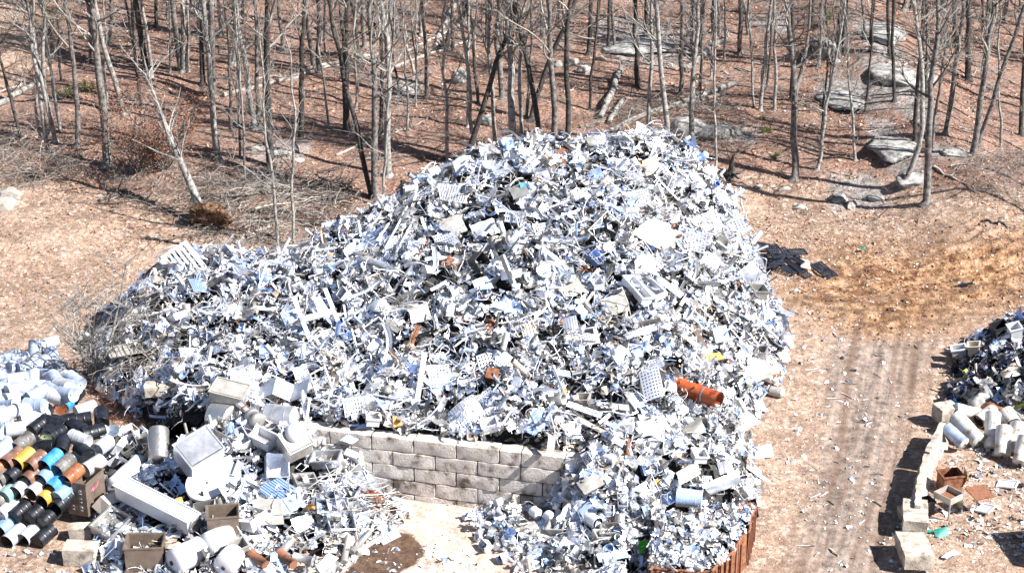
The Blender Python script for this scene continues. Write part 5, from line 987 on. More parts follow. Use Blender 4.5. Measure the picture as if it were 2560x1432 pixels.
for i, (p, lab) in enumerate([([(628, 1400), (665, 1432)], 'rusty pipe end at the bottom edge, left one'), ([(700, 1400), (735, 1432)], 'rusty pipe end at the bottom edge, right one')]): tubething('rusty_pipe', p, .17, 'rust_light', lab, 'pipe', n=14)

def lying(name, px, py, ax, r, L, parts, label, cat, lift=0.0, f=TOP, group=None, tilt=0, spin=0):
    C0 = hit(px, py, f) + (0, 0, lift); q = scr_axis(*ax, tilt).to_track_quat('Z', 'Y'); root = tag(bpy.data.objects.new(name, None), label, cat, group); COL.objects.link(root)
    root.matrix_basis = TM(C0, q) @ Matrix.Rotation(R(spin), 4, 'Z'); return root
def vessel(name, px, py, ax, r, L, m, label, cat='tank', lift=.3, tilt=0, dome=.12, endm=None, open_=False, nozzle=True, f=TOP, group=None):
    root = lying(name, px, py, ax, r, L, None, label, cat, lift, f, group, tilt)
    HERO.append((px, py, 40)); b = Bag().lathe([(r, -L / 2), (r, -L / 2 + .02), (r, -L * .2 - .03), (r, -L * .2), (r * 1.015, -L * .19), (r, -L * .18), (r, -L * .18 + .03), (r, 0), (r, L * .25 - .03), (r, L * .25), (r * 1.015, L * .26), (r, L * .27), (r, L * .27 + .03), (r, L / 2 - .02), (r, L / 2)], 24, dent=.03); b.build('shell', m, root)
    for s_ in (-1, 1):
        if open_ and s_ > 0:
            b = Bag().lathe([(r * .94, L / 2), (r * .94, -L / 2 + .05), (0.01, -L / 2 + .06)], 24); b.build('inside', 'drum_inside' if open_ != 'dark' else 'shade_black', root); Bag().lathe([(r * .93, L / 2 + .01), (r * 1.03, L / 2 + .01), (r * 1.03, L / 2 - .03)], 24).build('rim', m, root); continue
        d = dome; b = Bag().lathe([(r, s_ * L / 2), (r * .9, s_ * (L / 2 + d * .5)), (r * .5, s_ * (L / 2 + d * .9)), (.01, s_ * (L / 2 + d))], 24); e = b.build('end_cap', endm or m, root)
        if nozzle: Bag().lathe([(r * .18, s_ * (L / 2 + d * .9)), (r * .18, s_ * (L / 2 + d + .04)), (r * .1, s_ * (L / 2 + d + .04)), (.01, s_ * (L / 2 + d + .01))], 12).build('nozzle', 'dark_metal', e)
    return root
vessel('steel_cylinder', 320, 1198, (-55, 72), .37, 1.9, 'white_metal', 'white smooth cylinder standing in the front left heap', lift=.25)
vessel('steel_tank', 398, 1130, (25, 92), .42, 1.3, 'satin_metal', 'grey pressure tank behind the white cylinder', lift=.3, tilt=-35)
vessel('dished_tank', 560, 1048, (90, 30), .62, .9, 'satin_metal', 'domed stainless vessel under the long pipe', lift=.1)
vessel('dished_tank', 700, 1060, (90, 8), .55, 1.1, 'mirror_steel', 'shiny dented vessel at the left end of the wall', lift=.25, dome=.25)
vessel('white_tank', 545, 1362, (-60, 30), .42, 1.0, 'white_metal', 'white short tank at the bottom of the front heap', lift=.25)
vessel('white_tank', 470, 1402, (-60, 30), .5, 1.2, 'white_metal', 'large white tank at the bottom edge between boxes', lift=.25)
vessel('white_tank', 575, 1415, (-30, 45), .45, .8, 'white_metal', 'round-shouldered white tank at the bottom edge', lift=.25)
vessel('pail', 1482, 1310, (50, 35), .24, .62, 'white_metal', 'white pail lying on the spill', 'pail', lift=.2, open_='dark', nozzle=False)
vessel('pail', 1550, 1312, (8, -50), .2, .45, 'satin_metal', 'steel pot with open top on the spill', 'pot', lift=.2, open_='dark', tilt=50, nozzle=False)
vessel('pail', 1940, 990, (-50, -12), .22, .5, 'grey_panel', 'grey bucket lying alone on the dirt right of the heap', 'bucket', lift=.2, nozzle=False)
vessel('plastic_tub', 1722, 1262, (70, 6), .36, .95, 'clear_blue', 'translucent blue-tinted tub lying behind the bin', 'tub', lift=.3, nozzle=False, dome=.03)
vessel('pail', 1512, 1275, (10, -30), .14, .25, 'blue_metal', 'small blue can standing in the spill', 'can', lift=.15, tilt=60, nozzle=False, dome=.02)
for i, (px, py, r) in enumerate([(1375, 1300, .2), (1340, 1290, .22)]): vessel('pail', px, py, (30, 20), r, .35, 'white_metal', ('white pot in the spill near the pad', 'rounded white bowl at the tip of the spill')[i], 'pot', lift=.15, nozzle=False, dome=.08)
# long pipe with a motor
m_ = lying('pump', 600, 1052, (118, 84), 0, 0, None, 'long rusty white pipe with a round motor at its lower end', 'pump', .75)
Bag().lathe([(.14, -1.5), (.17, -1.45), (.12, -1.4), (.12, 1.0)], 14).build('shaft_tube', 'white_metal', m_); Bag().lathe([(.01, .95), (.2, .95), (.27, 1.05), (.3, 1.1), (.3, 1.25), (.27, 1.27), (.27, 1.5), (.31, 1.52), (.31, 1.7), (.2, 1.75), (.01, 1.76)], 18).build('motor', 'dull_metal', m_)
Bag().lathe([(.15, .5), (.18, .52), (.18, .58), (.15, .6)], 14).build('flange', 'rust_light', m_)

# boxes --------------------------------------------------------------
def open_box(name, px, py, size, yw, label, m='bronze', z=None, tilt=(0, 0), th=.05, lid=False, f=ground, inner='dull_metal'):
    HERO.append((px, py, 30 + 18 * max(size[:2]))); P = hit(px, py, f); P = P + (0, 0, z or 0); x, y, h = size; root = tag(bpy.data.objects.new(name, None), label, 'box'); COL.objects.link(root); root.matrix_basis = TM(P, eul(tilt[0], tilt[1], yw))
    for (c, s_) in (((0, -y / 2, h / 2), (x, th, h)), ((0, y / 2, h / 2), (x, th, h)), ((-x / 2 + th / 2, 0, h / 2), (th, y - th, h - .006)), ((x / 2 - th / 2, 0, h / 2), (th, y - th, h - .006))):
        Bag().box(c, s_).build('side_panel', m, root)
    Bag().box((0, 0, .03), (x - 2 * th, y - th, .05)).build('bottom', inner, root)
    b = Bag()
    for s_ in (-1, 1): b.box((0, s_ * (y / 2 + .02), h), (x + .1, .06, .06)); b.box((s_ * (x / 2 + .02), 0, h + .004), (.06, y - .02, .06))
    b.build('rim', m, root)
    if lid: Bag().box((0, 0, h + .01), (x - .1, y - .1, .03)).build('lid', m, root)
    return root
bx = open_box('steel_box', 222, 1292, (.86, 1.25, 1.4), -20, 'tall brown open-topped steel box standing on concrete blocks beside the drums', z=.45)
for i in range(3):
    for j in range(2):
        b = Bag().lathe([(.01, 0), (.06, 0), (.075, .02), (.075, 0)], 12); b.build('port', 'dull_metal', bx, TM((-.2 + j * .36, -.655, .35 + i * .36), eul(90, 0, 0))); Bag().box((-.2 + j * .36, -.656, .24 + i * .36), (.13, .012, .02)).build('slot', 'white_metal', bx)
b = Bag()
for a, c in (((-.3, .95), (-.12, 1.05)), ((-.12, 1.05), (-.2, .9)), ((-.2, .9), (0, 1.05)), ((0, 1.05), (0, .92)), ((.05, .95), (.25, 1.12))): b.tube([(.445, a[0], a[1]), (.445, c[0], c[1])], .015, 4)
b.build('scrawl', 'pink_paint', bx); Bag().box((-.1, .66, .85), (.45, .02, .6)).build('window', 'shade_black', bx)
bx = open_box('steel_box', 368, 1425, (1.35, 1.0, 1.25), 3, 'brown open-topped steel box cut by the bottom edge')
for i in range(3):
    for j in range(2): Bag().box((.68, -.28 + j * .3, .35 + i * .3), (.02, .15, .2)).build('slot', 'shade_black', bx)
open_box('crate', 560, 1330, (1.15, .9, .9), 8, 'dark open crate with rusty ribs in the front left heap', 'bronze', z=0, f=TOP, inner='shade_black')
open_box('sheet_box', 575, 1012, (1.35, .9, .75), -14, 'grey-tan closed metal box at the left lower edge of the heap', 'grey_panel', z=.1, f=TOP, lid=True, tilt=(12, 8))
bx = open_box('stainless_duct', 398, 1300, (3.9, .62, .62), -37, 'long stainless duct lying across the front left heap', 'white_metal', z=.35, f=HL, lid=True, tilt=(8, 3)); Bag().lathe([(.3, 0), (.3, .1), (.26, .1), (.01, .08)], 18).build('flange', 'satin_metal', bx, TM((1.95, 0, .31), eul(0, 90, 0)))
bx = open_box('washer_cabinet', 500, 1180, (1.45, 1.2, 1.15), 38, 'shiny cube-shaped steel cabinet with an oval window, tilted in the front heap', 'mirror_steel', z=.45, f=TOP, lid=True, tilt=(28, -14))
Bag().lathe([(.3, 0), (.36, .05), (.42, 0)], 22).build('window_ring', 'white_metal', bx, TM((.1, 0, 1.1), None, (1.1, .75, 1))); Bag().disc(.31, 0, 22).build('glass', 'mirror_steel', bx, TM((.1, 0, 1.105), None, (1.1, .75, 1)))
bx = open_box('dome_cabinet', 735, 1150, (1.0, .9, .85), 35, 'tilted grey cabinet with a white dome at the left end of the wall', 'grey_panel', z=.5, f=TOP, lid=True, tilt=(35, -10)); Bag().lathe([(.42, 0), (.4, .2), (.25, .35), (.01, .4)], 20).build('dome', 'white_metal', bx, TM((.1, .2, .85)))
for i, (px, py, s_, yw, lab, m) in enumerate([(1590, 735, (.5, 1.7, .3), 28, 'left open white cabinet in the middle right of the heap', 'white_metal'), (1622, 725, (.5, 1.7, .3), 30, 'right open white cabinet beside its twin', 'white_metal'), (280, 1322, (1.0, 1.2, .35), -30, 'folded satin tray between the brown boxes', 'satin_metal'), (1530, 1340, (.7, .5, .35), -8, 'open steel tray on the spill', 'satin_metal'), (1500, 1352, (.5, .4, .3), 20, 'dull open casing on the spill', 'grey_panel'),
        (1225, 1075, (.6, .45, .35), 10, 'white open casing just above the wall', 'white_metal'), (1745, 1150, (.5, .5, .3), 15, 'white square box on the right spill', 'white_metal'), (1395, 1330, (.6, .5, .3), -20, 'grey casing on the left of the spill', 'grey_panel'), (470, 900, (.7, .5, .35), 20, 'white open casing in the lower left heap', 'white_metal'), (1460, 1010, (.5, .4, .3), -20, 'grey open casing below the middle of the heap', 'grey_panel'),
        (1890, 745, (.7, .6, .5), 20, 'dark open box at the right foot of the heap', 'dull_metal'), (1900, 895, (.7, .5, .4), -20, 'grey box frame at the right foot of the heap', 'satin_metal'), (660, 1110, (.9, .6, .4), -30, 'pale folded tray behind the motor', 'white_metal'), (820, 1160, (1.1, .6, .35), -12, 'stainless sink with a round drain by the wall', 'mirror_steel'), (760, 1215, (.8, .6, .3), 25, 'open blue-lit tray right of the finned grille', 'satin_metal'),
        (600, 1385, (.6, .5, .45), 30, 'grey upright casing at the bottom of the front heap', 'grey_panel'), (930, 1060, (.5, .4, .35), 12, 'white casing on the left part of the wall', 'white_metal')]):
    open_box('metal_casing', px, py, s_, yw, lab, m, z=.05, f=TOP, tilt=(12, (-1) ** i * 10), inner='satin_metal', th=.03)
# folded W-shaped trough
b = Bag(); b.sheet(lambda u, v: ((u - .5) * 2.7, (v - .5) * .9, .42 * np.abs(((u * 2.0) % 1) - .5) * 2), 16, 4, thick=.03, smooth=False)
tag(b.build('folded_trough', 'mirror_steel', None, TM(hit(690, 1000, TOP) + (0, 0, .35), eul(22, 0, -6))), 'bright folded zig-zag trough at the left lower edge of the heap', 'trough')
# white round-ended door plate
b = Bag(); a = np.linspace(math.pi * .5, math.pi * 1.5, 14); pts = [(math.cos(q) * .62 - .3, math.sin(q) * .62) for q in a] + [(1.2, -.62), (1.2, .62)]; n = len(pts)
V = np.array([(x, y, z) for z in (-.13, .13) for x, y in pts]); b.add(V, [np.array([list(range(n))[::-1], [i + n for i in range(n)]]), np.array([(i, (i + 1) % n, (i + 1) % n + n, i + n) for i in range(n)])]); a = np.linspace(0, 6.28, 12, endpoint=False); b.add(np.stack((-.1 + .05 * np.cos(a), .05 * np.sin(a), np.full(12, .134)), -1), [[list(range(12))]], 1)
tag(b.build('round_door', ['white_metal', 'shade_black'], None, TM(hit(525, 1232, TOP) + (0, 0, .45), eul(38, -12, 30))), 'big white round-ended door with one small hole, front left heap', 'door')
# strip leaning on the wall
P = hit(912, 1240); tag(Bag().tube([(0, 0, 0), (-.05, .15, .9), (-.12, .3, 1.9)], .1, 5, smooth=False).build('leaning_channel', 'white_metal', None, TM(P)), 'bent white channel leaning upright against the block wall', 'channel')
P = hit(875, 1215); tag(Bag().tube([(0, 0, .2), (.3, .3, .9), (.75, .35, 1.6)], .09, 5, smooth=False).build('leaning_channel', 'dull_metal', None, TM(P)), 'dark channel leaning against the wall beside the white one', 'channel')
# rods
rr = np.random.RandomState(9)
rodm = [Bag().tube(branch_pts((-.5, 0, 0), (1, 0, 0), 1, 5, .03, rr, 0), .011, 5).mesh('rod', ['white_metal']) for _ in range(8)]
for i in range(110):
    px = rr.uniform(760, 985); py = rr.uniform(1195, 1345); a = R(rr.choice([rr.normal(25, 18), rr.normal(-25, 14)]))
    o = bpy.data.objects.new('steel_rod', rodm[i % 8]); COL.objects.link(o); o.location = hit(px, py, TOP) + (0, 0, rr.uniform(.08, .4)); o.rotation_euler = (0, rr.normal(0, .15), -a * 1.4); s_ = rr.uniform(.9, 2.4); o.scale = (s_, 1.3, 1.3)
    o.material_slots[0].link = 'OBJECT'; o.material_slots[0].material = MATS[rr.choice(['white_metal', 'satin_metal', 'dull_metal', 'tan_metal'])]
    tag(o, 'thin steel rod in the loose rod bundle left of the concrete pad', 'rod', 'steel rods')

# individual scrap pieces, many of each kind, copied from a few shapes
def zn(px, py):
    if px > 1160 and py < 520: return 'on the top of the big heap'
    if px < 700: return 'on the left end of the big heap'
    if px > 1700: return 'on the right flank of the big heap'
    if py < 700: return 'on the upper half of the big heap'
    if py > 960: return 'on the big heap just above the block wall'
    return 'in the middle of the big heap'
TONE = {'bright_metal': 'bright silver', 'satin_metal': 'dull silver', 'white_metal': 'white', 'dull_metal': 'dark grey', 'blue_metal': 'blue-tinted', 'tan_metal': 'tan stained', 'dark_metal': 'black', 'rust': 'rusty'}
def indiv(name, phrase, cat, tpls, n, s0, s1, seed, f=HM, poly=main_poly, where=None, probs=(36, 18, 24, 7, 6, 6, 3, 1), tilt=32, lift=.2, others_=(), smooth=True, ymin=0):
    rr = np.random.RandomState(seed); mats = list(TONE)[:len(probs)]; pr = np.array(probs, float) / sum(probs)
    meshes = []
    for q, t in enumerate(tpls):
        b = Bag(); b.add(t[0], t[1], 0, smooth); meshes.append(b.mesh(name, ['bright_metal']))
    x, y, z = sample(f, poly, n * 3, rr); k = others((others_), x, y, z)
    px, py = proj(x, y, z); k &= (px > 0) & (px < 2560) & (py < 1440)
    if f is HM: k &= (y < 88.5)
    for hx, hy, hr in HERO: k &= np.hypot(px - hx, py - hy) > hr
    x, y, z = x[k][:n], y[k][:n], z[k][:n]; nr = normals(f, x, y); sz = s0 + (s1 - s0) * rr.rand(len(x)) ** 1.6
    M = mats4(len(x), x, y, z + lift, sz, tilt, nr, rr); px, py = proj(x, y, z)
    for i in range(len(x)):
        o = bpy.data.objects.new(name, meshes[rr.randint(len(meshes))]); COL.objects.link(o); o.matrix_basis = Matrix(M[i].tolist()); mt = mats[rr.choice(len(pr), p=pr)]
        o.material_slots[0].link = 'OBJECT'; o.material_slots[0].material = MATS[mt]
        tag(o, f'{TONE[mt]} {phrase} {where or zn(px[i], py[i])}', cat, f'{phrase}s {where or "of the big heap"}')
tr = np.random.RandomState(23)
FS = [t_sheet(8, 1.25) for _ in range(14)]
indiv('scrap_sheet', 'crumpled sheet', 'sheet', FS, 170, .5, 1.35, 1)
indiv('metal_strip', 'bent strip', 'strip', [t_strip(9, tr.uniform(.06, .14), tr.uniform(.1, 1), tr.choice([0, 1, 2])) for _ in range(10)], 210, .9, 2.4, 2)
indiv('scrap_casing', 'open casing', 'casing', [t_box() for _ in range(8)], 60, .35, .75, 3, smooth=False, tilt=40)
indiv('wire_rack', 'wire rack', 'rack', [t_grate(tr.randint(6, 12), tr.randint(4, 9), .4) for _ in range(10)], 18, .6, 1.1, 4, probs=(40, 20, 34, 3, 3))
indiv('slotted_tray', 'slotted tray', 'tray', [t_slats(tr.randint(7, 12)) for _ in range(4)], 12, .6, 1.0, 5, probs=(40, 20, 34, 3, 3))
indiv('scrap_pipe', 'pipe', 'pipe', [t_pipe(tr.uniform(.03, .09), 10) for _ in range(5)], 110, .7, 1.8, 6)
indiv('bent_frame', 'bent frame', 'frame', [t_frame() for _ in range(6)], 70, .7, 1.6, 7, smooth=False)
indiv('dished_plate', 'dished plate', 'plate', [t_disc() for _ in range(4)], 50, .3, .7, 8)
indiv('scrap_can', 'crushed can', 'can', [t_can() for _ in range(5)], 50, .4, .8, 9, tilt=70)
indiv('wire_coil', 'wire coil', 'wire', [t_wire(30, .013, 1, tr.uniform(1.5, 3)) for _ in range(5)], 110, .6, 1.2, 10)
indiv('scrap_sheet', 'crumpled sheet', 'sheet', FS, 36, .4, .9, 11, HS, HS.poly, 'on the low spill right of the pad', others_=(HM,))
indiv('scrap_casing', 'open casing', 'casing', [t_box() for _ in range(6)], 50, .3, .7, 12, HS, HS.poly, 'on the low spill right of the pad', others_=(HM,), smooth=False)
indiv('scrap_pipe', 'pipe', 'pipe', [t_pipe(tr.uniform(.05, .12), 10) for _ in range(5)], 26, .4, 1.0, 13, HS, HS.poly, 'on the low spill right of the pad', others_=(HM,))
indiv('scrap_sheet', 'crumpled sheet', 'sheet', FS, 32, .4, 1.0, 14, HL, HL.poly, 'on the front left heap', tilt=25)
indiv('scrap_casing', 'open casing', 'casing', [t_box() for _ in range(8)], 46, .5, 1.15, 25, HL, HL.poly, 'on the front left heap', smooth=False, probs=(30, 14, 34, 4, 6, 10), tilt=30)
indiv('metal_strip', 'bent strip', 'strip', [t_strip(9, tr.uniform(.06, .14), tr.uniform(.1, .6), 2) for _ in range(6)], 50, .7, 1.6, 15, HL, HL.poly, 'on the front left heap', tilt=20)
indiv('scrap_sheet', 'crumpled sheet', 'sheet', FS, 30, .25, .55, 16, HB, bin_poly, 'inside the rusty bin', probs=(34, 20, 30, 4, 10, 2), lift=.1)
indiv('scrap_sheet', 'crumpled sheet', 'sheet', FS, 30, .5, 1.1, 17, HR, HR.poly, 'on the dark heap at right', probs=(10, 10, 14, 20, 16, 6, 24))
indiv('metal_strip', 'bent strip', 'strip', [t_strip(9, tr.uniform(.06, .14), 1, 0) for _ in range(6)], 30, .6, 1.5, 18, HR, HR.poly, 'on the dark heap at right', probs=(14, 10, 14, 14, 24, 6, 18))
# ---------------------------------------------------------------- steel drums
DM = {}
def drum_parts(open_):
    if open_ in DM: return DM[open_]
    r, L = .29, .44
    body = Bag().lathe([(r, -L), (r + .01, -L + .008), (r, -L + .018), (r, -L + .045), (r, -.2), (r, -.166), (r + .011, -.15), (r, -.134), (r, -.1), (r, .1), (r, .134), (r + .011, .15), (r, .166), (r, .2), (r, L - .045), (r, L - .018), (r + .01, L - .008), (r, L)], 22).mesh('body', ['bright_metal'])
    lid = Bag().lathe([(r, L), (r - .02, L - .015), (.01, L - .02)], 22).mesh('lid', ['bright_metal'])
    base = Bag().lathe([(r, -L), (r - .02, -L + .02), (.01, -L + .02)], 22).mesh('base', ['bright_metal'])
    ins = Bag().lathe([(r - .006, L), (r - .012, -L + .05), (.01, -L + .05)], 22).mesh('inside', ['drum_inside'])
    bung = Bag().lathe([(.001, L), (.035, L), (.035, L - .02)], 10).mesh('bung', ['dark_metal'])
    DM[open_] = (body, lid, base, ins, bung); return DM[open_]
DP = drum_parts(0)
def drum(px, py, col, ax, end='closed', lidm=None, tilt=0, where='', f=None, lift=.0, label=None, pos=None):
    P = pos if pos is not None else hit(px, py, f); q = scr_axis(*ax, tilt).to_track_quat('Z', 'Y')
    root = tag(bpy.data.objects.new('steel_drum', None), label, 'drum', 'steel drums piled at the left'); COL.objects.link(root); root.matrix_basis = TM(P + np.array((0, 0, lift)), q) @ Matrix.Rotation(rs.uniform(0, 6), 4, 'Z')
    def ch(me, nm, m, par=root):
        o = bpy.data.objects.new(nm, me); COL.objects.link(o); o.parent = par; o.material_slots[0].link = 'OBJECT'; o.material_slots[0].material = MATS[m]; return o
    m = 'drum_' + col.replace(' ', '_'); ch(DP[0], 'body', m); ch(DP[2], 'base', m)
    if end == 'open': ch(DP[3], 'inside', 'drum_inside')
    else: l = ch(DP[1], 'lid', lidm or m); b_ = ch(DP[4], 'bung', 'dark_metal', l); b_.location = (.17, 0, -.01)
    return root
def DH(x, y):
    x = np.asarray(x, float); y = np.asarray(y, float); return .3 + np.clip((y - 61.9) * 1.1, 0, 2.3) * np.clip((-13.4 - x) / 2.6, .12, 1)
def DHb(x, y):
    x = np.asarray(x, float); y = np.asarray(y, float); return .3 + 1.9 * np.exp(-((y - 66.6) / 3.8) ** 2) * np.clip((-12.9 - x) / 3, 0, 1) + 0 * x
Zx = lambda x, y: (x / 2.38, 830 + y / 2.38)
FR = [(85, 1208, 'white', 1), (180, 1198, 'white', 1), (265, 1210, 'black', 0), (40, 1145, 'steel blue', 1), (125, 1062, 'black', 0), (215, 1070, 'black', 0), (290, 1098, 'black', 0), (42, 1052, 'white', 0), (15, 985, 'grey', 0), (65, 945, 'teal', 0), (135, 918, 'white', 1), (225, 925, 'white', 1),
      (290, 968, 'yellow', 1), (340, 898, 'blue', 1), (378, 950, 'steel blue', 0), (372, 1010, 'black', 1), (195, 850, 'brown', 1), (285, 845, 'steel blue', 1), (430, 850, 'orange', 1), (380, 790, 'grey', 1), (305, 762, 'blue', 1), (212, 770, 'brown', 1), (140, 752, 'yellow', 1), (75, 752, 'brown', 1), (135, 660, 'grey', 1), (5, 790, 'orange', 1), (25, 850, 'grey', 1), (90, 835, 'black', 1), (-10, 900, 'white', 1), (-35, 1100, 'white', 1), (-40, 1010, 'brown', 1), (10, 700, 'pale blue', 1)]
FR.sort(key=lambda q: (-q[1]))
for i, (zx, zy, c, o_) in enumerate(FR):
    px, py = Zx(zx, zy); nb = min((q for q in FR if q is not FR[i]), key=lambda q: math.hypot(q[0] - zx, q[1] - zy))
    row = 'lowest row' if zy > 1140 else 'second row' if zy > 1030 else 'third row' if zy > 930 else 'fourth row' if zy > 830 else 'top rows'
    drum(px, py, c, (-57, 52), 'open' if o_ else 'closed', f=DH, tilt=-8, label=f'{c} drum {"open end showing" if o_ else "with closed end"}, {row} of neat stack, beside a {nb[2]} one')
MB = [(230, 572, 'black', (-70, 60), 0, None, 'black drum behind the olive lid in the drum pile'), (288, 626, 'black', (10, 60), 0, 'drum_lid_olive', 'black drum with a green-tan lid facing us'), (335, 560, 'black', (-60, -10), 0, 'drum_lid_dark', 'black drum lying under the white upright one'), (385, 545, 'black', (-80, 12), 0, 'drum_lid_dark', 'black drum with dark blue lid facing left'), (480, 535, 'black', (-80, 10), 0, None, 'black drum lying level in the middle of the pile'),
      (470, 585, 'black', (-70, -22), 0, 'drum_lid_dark', 'black drum with grey lid pointing left'), (605, 520, 'black', (30, 60), 0, None, 'black drum at the right rim of the pile'), (215, 680, 'black', (-30, -20), 0, 'drum_lid_dark', 'black drum tipped back, left of the blue lid'), (262, 695, 'black', (-60, -5), 0, 'drum_lid_dark', 'black drum with a steel-blue lid'), (372, 690, 'black', (0, -60), 0, None, 'black drum standing on end in the middle'),
      (475, 650, 'white', (-70, -20), 0, 'drum_lid_pale', 'white drum with pale blue lid among black drums'), (500, 725, 'black', (60, 40), 0, None, 'shiny black drum right of the upright one'), (470, 785, 'black', (60, 40), 0, None, 'black drum above the orange one'), (612, 690, 'white', (-45, 55), 0, None, 'white drum leaning at the right rim'), (555, 805, 'white', (60, -40), 0, None, 'white drum behind the tall brown box'),
      (510, 470, 'white', (70, -25), 0, None, 'white drum at the right above the black ones'), (388, 450, 'blue', (-6, 60), 0, 'drum_orange', 'bright blue drum with a rusty orange lid'), (450, 392, 'black', (20, -60), 0, None, 'black drum beside the bright blue one'), (262, 495, 'white', (5, -60), 0, None, 'white ribbed drum standing left of black drums'), (180, 528, 'white', (-60, 20), 0, 'drum_lid_pale', 'small white drum beside the ribbed white one'), (100, 588, 'white', (-80, 15), 0, 'drum_lid_pale', 'white drum with its lid facing left'),
      (330, 620, 'black', (50, -50), 0, None, 'black drum in the gap right of the olive lid'), (560, 610, 'black', (40, -10), 0, None, 'black drum under the round lids')]
for zx, zy, c, ax, o_, lm, lab in MB: drum(*Zx(zx, zy), c, ax, 'closed', lm, f=DHb, lift=.1, label=lab, tilt=rs.uniform(-10, 10))
for i, (zx, zy, m, lab) in enumerate([(668, 602, 'drum_lid_dark', 'dark blue round drum lid at the right rim of the pile'), (738, 622, 'drum_lid_pale', 'white round drum lid lying on the weeds'), (605, 600, 'drum_lid_pale', 'white lid behind the dark blue lid'), (735, 700, 'drum_lid_pale', 'pale lid leaning right of the white drum')]):
    tag(Bag().lathe([(.01, .02), (.27, .02), (.29, .04), (.3, 0)], 22).build('drum_lid', m, None, TM(hit(*Zx(zx, zy), DHb if zx < 700 else ground) + (0, 0, .1), eul(25, 0, 0))), lab, 'lid')
rr = np.random.RandomState(14); PB = []
UP = [(290, 90, (70, -30)), (210, 132, (0, -60)), (315, 160, (50, 50)), (200, 190, (70, -20)), (110, 175, (60, -25)), (25, 190, (-60, 10)), (40, 228, (50, -30)), (100, 240, (60, -30)), (250, 215, (-60, 30)), (340, 225, (70, 5)), (160, 245, (-50, 20)), (20, 285, (70, 10)), (110, 300, (60, -10)), (195, 285, (0, -60)), (270, 275, (70, 20)), (400, 280, (60, 20)), (205, 325, (-60, 20)), (300, 345, (50, 42)),
      (380, 345, (60, 25)), (450, 320, (60, 30)), (30, 345, (60, 6)), (100, 370, (70, -30)), (160, 385, (50, 30)), (230, 400, (-60, 25)), (320, 395, (70, 10)), (400, 400, (60, 20)), (15, 420, (60, 10)), (80, 410, (60, -30)), (60, 450, (60, 15)), (140, 478, (60, -35)), (35, 512, (-60, 20)), (210, 455, (60, 10)), (20, 600, (-50, -30)), (35, 670, (50, 40)), (-30, 250, (60, 10)), (-30, 480, (50, 10)), (-25, 380, (50, -20)), (330, 300, (50, 45)), (420, 330, (50, 15)), (5, 550, (60, 5)), (-20, 640, (50, 40)), (150, 330, (60, 10)), (60, 150, (60, 0))]
def DHu(x, y):
    x = np.asarray(x, float); y = np.asarray(y, float); return .3 + 2.1 * np.clip(1.25 - np.abs(y - 68.5) / 5, 0, 1) * np.clip((-12.4 - x) / 2.5, 0.1, 1)
for i, (zx, zy, ax) in enumerate(UP):
    p = 'near the top' if zy < 240 else 'halfway down' if zy < 400 else 'near the bottom'; h = 'at the left edge' if zx < 70 else 'left of centre' if zx < 180 else 'right of centre' if zx < 320 else 'at the right side'
    o = ORD[min(15, sum(1 for q in UP[:i] if (q[1] < 240, q[1] < 400, q[0] < 70, q[0] < 180, q[0] < 320) == (zy < 240, zy < 400, zx < 70, zx < 180, zx < 320)))].replace(' from left', '').replace('leftmost', 'uppermost')
    drum(*Zx(zx, zy), 'pale blue' if i % 3 else 'white', ax, 'closed', 'drum_lid_pale' if i % 4 == 0 else None, f=DHu, tilt=rr.uniform(-25, 25) if ax != (0, -60) else 60, lift=rr.uniform(0, .25), label=f'{o} {"pale blue" if i % 3 else "white"} drum {p} of the jumbled white pile, {h}')

# ---------------------------------------------------------------- concrete blocks beside the drums
def cblock(px, py, size, yw, label, m='pale_concrete', z=0, cat='block', name='concrete_block', f=ground, seed=0, tilt=(0, 0)):
    P = hit(px, py, f); x, y, h = [q / 2 for q in size]; n = 6; b = Bag(); Ps = []; F = []; base = 0
    for (sx, sy, sz) in ((0, -1, 0), (0, 1, 0), (1, 0, 0), (-1, 0, 0), (0, 0, 1), (0, 0, -1)):
        u, v = np.meshgrid(np.linspace(-1, 1, n), np.linspace(-1, 1, n), indexing='ij'); o = np.ones_like(u)
        c = np.stack((u * -sy, o * sy, v), -1) if sy else np.stack((o * sx, u * sx, v), -1) if sx else np.stack((u * sz, v, o * sz), -1)
        q = c * [x, y, h]; bv = .05; inn = np.clip(q, [-x + bv, -y + bv, -h + bv], [x - bv, y - bv, h - bv]); d = q - inn; ln = np.linalg.norm(d, axis=-1, keepdims=True); q = inn + d / np.maximum(ln, 1e-6) * np.minimum(ln, bv)
        q = q * (1 + .22 * (fbm(q[..., 0] * 2 + seed * 3 + q[..., 2], q[..., 1] * 2 + q[..., 2] * 2) - .47))[..., None]
        Ps.append(q.reshape(-1, 3)); i = np.arange(n - 1)[:, None] * n; j = np.arange(n - 1)[None]; F.append(np.stack((i + j, i + n + j, i + n + j + 1, i + j + 1), -1).reshape(-1, 4) + base); base += n * n
    b.add(np.concatenate(Ps), [np.concatenate(F)], 0, True)
    return tag(b.build(name, m, None, TM(P + (0, 0, h + z), eul(*tilt, yw))), label, cat)
cblock(205, 1345, (.85, .6, .55), 2, 'pale concrete block just under the tall brown box'); cblock(205, 1402, (1.2, .8, .7), -4, 'larger concrete block in front below the first one', seed=2)
cblock(278, 1180, (.9, .7, .8), 35, 'broken tan concrete block behind the tall brown box', seed=3); cblock(405, 1058, (1.2, .7, .5), 10, 'tan concrete block at the hidden left end of the wall', seed=4, z=1.4, f=ground)
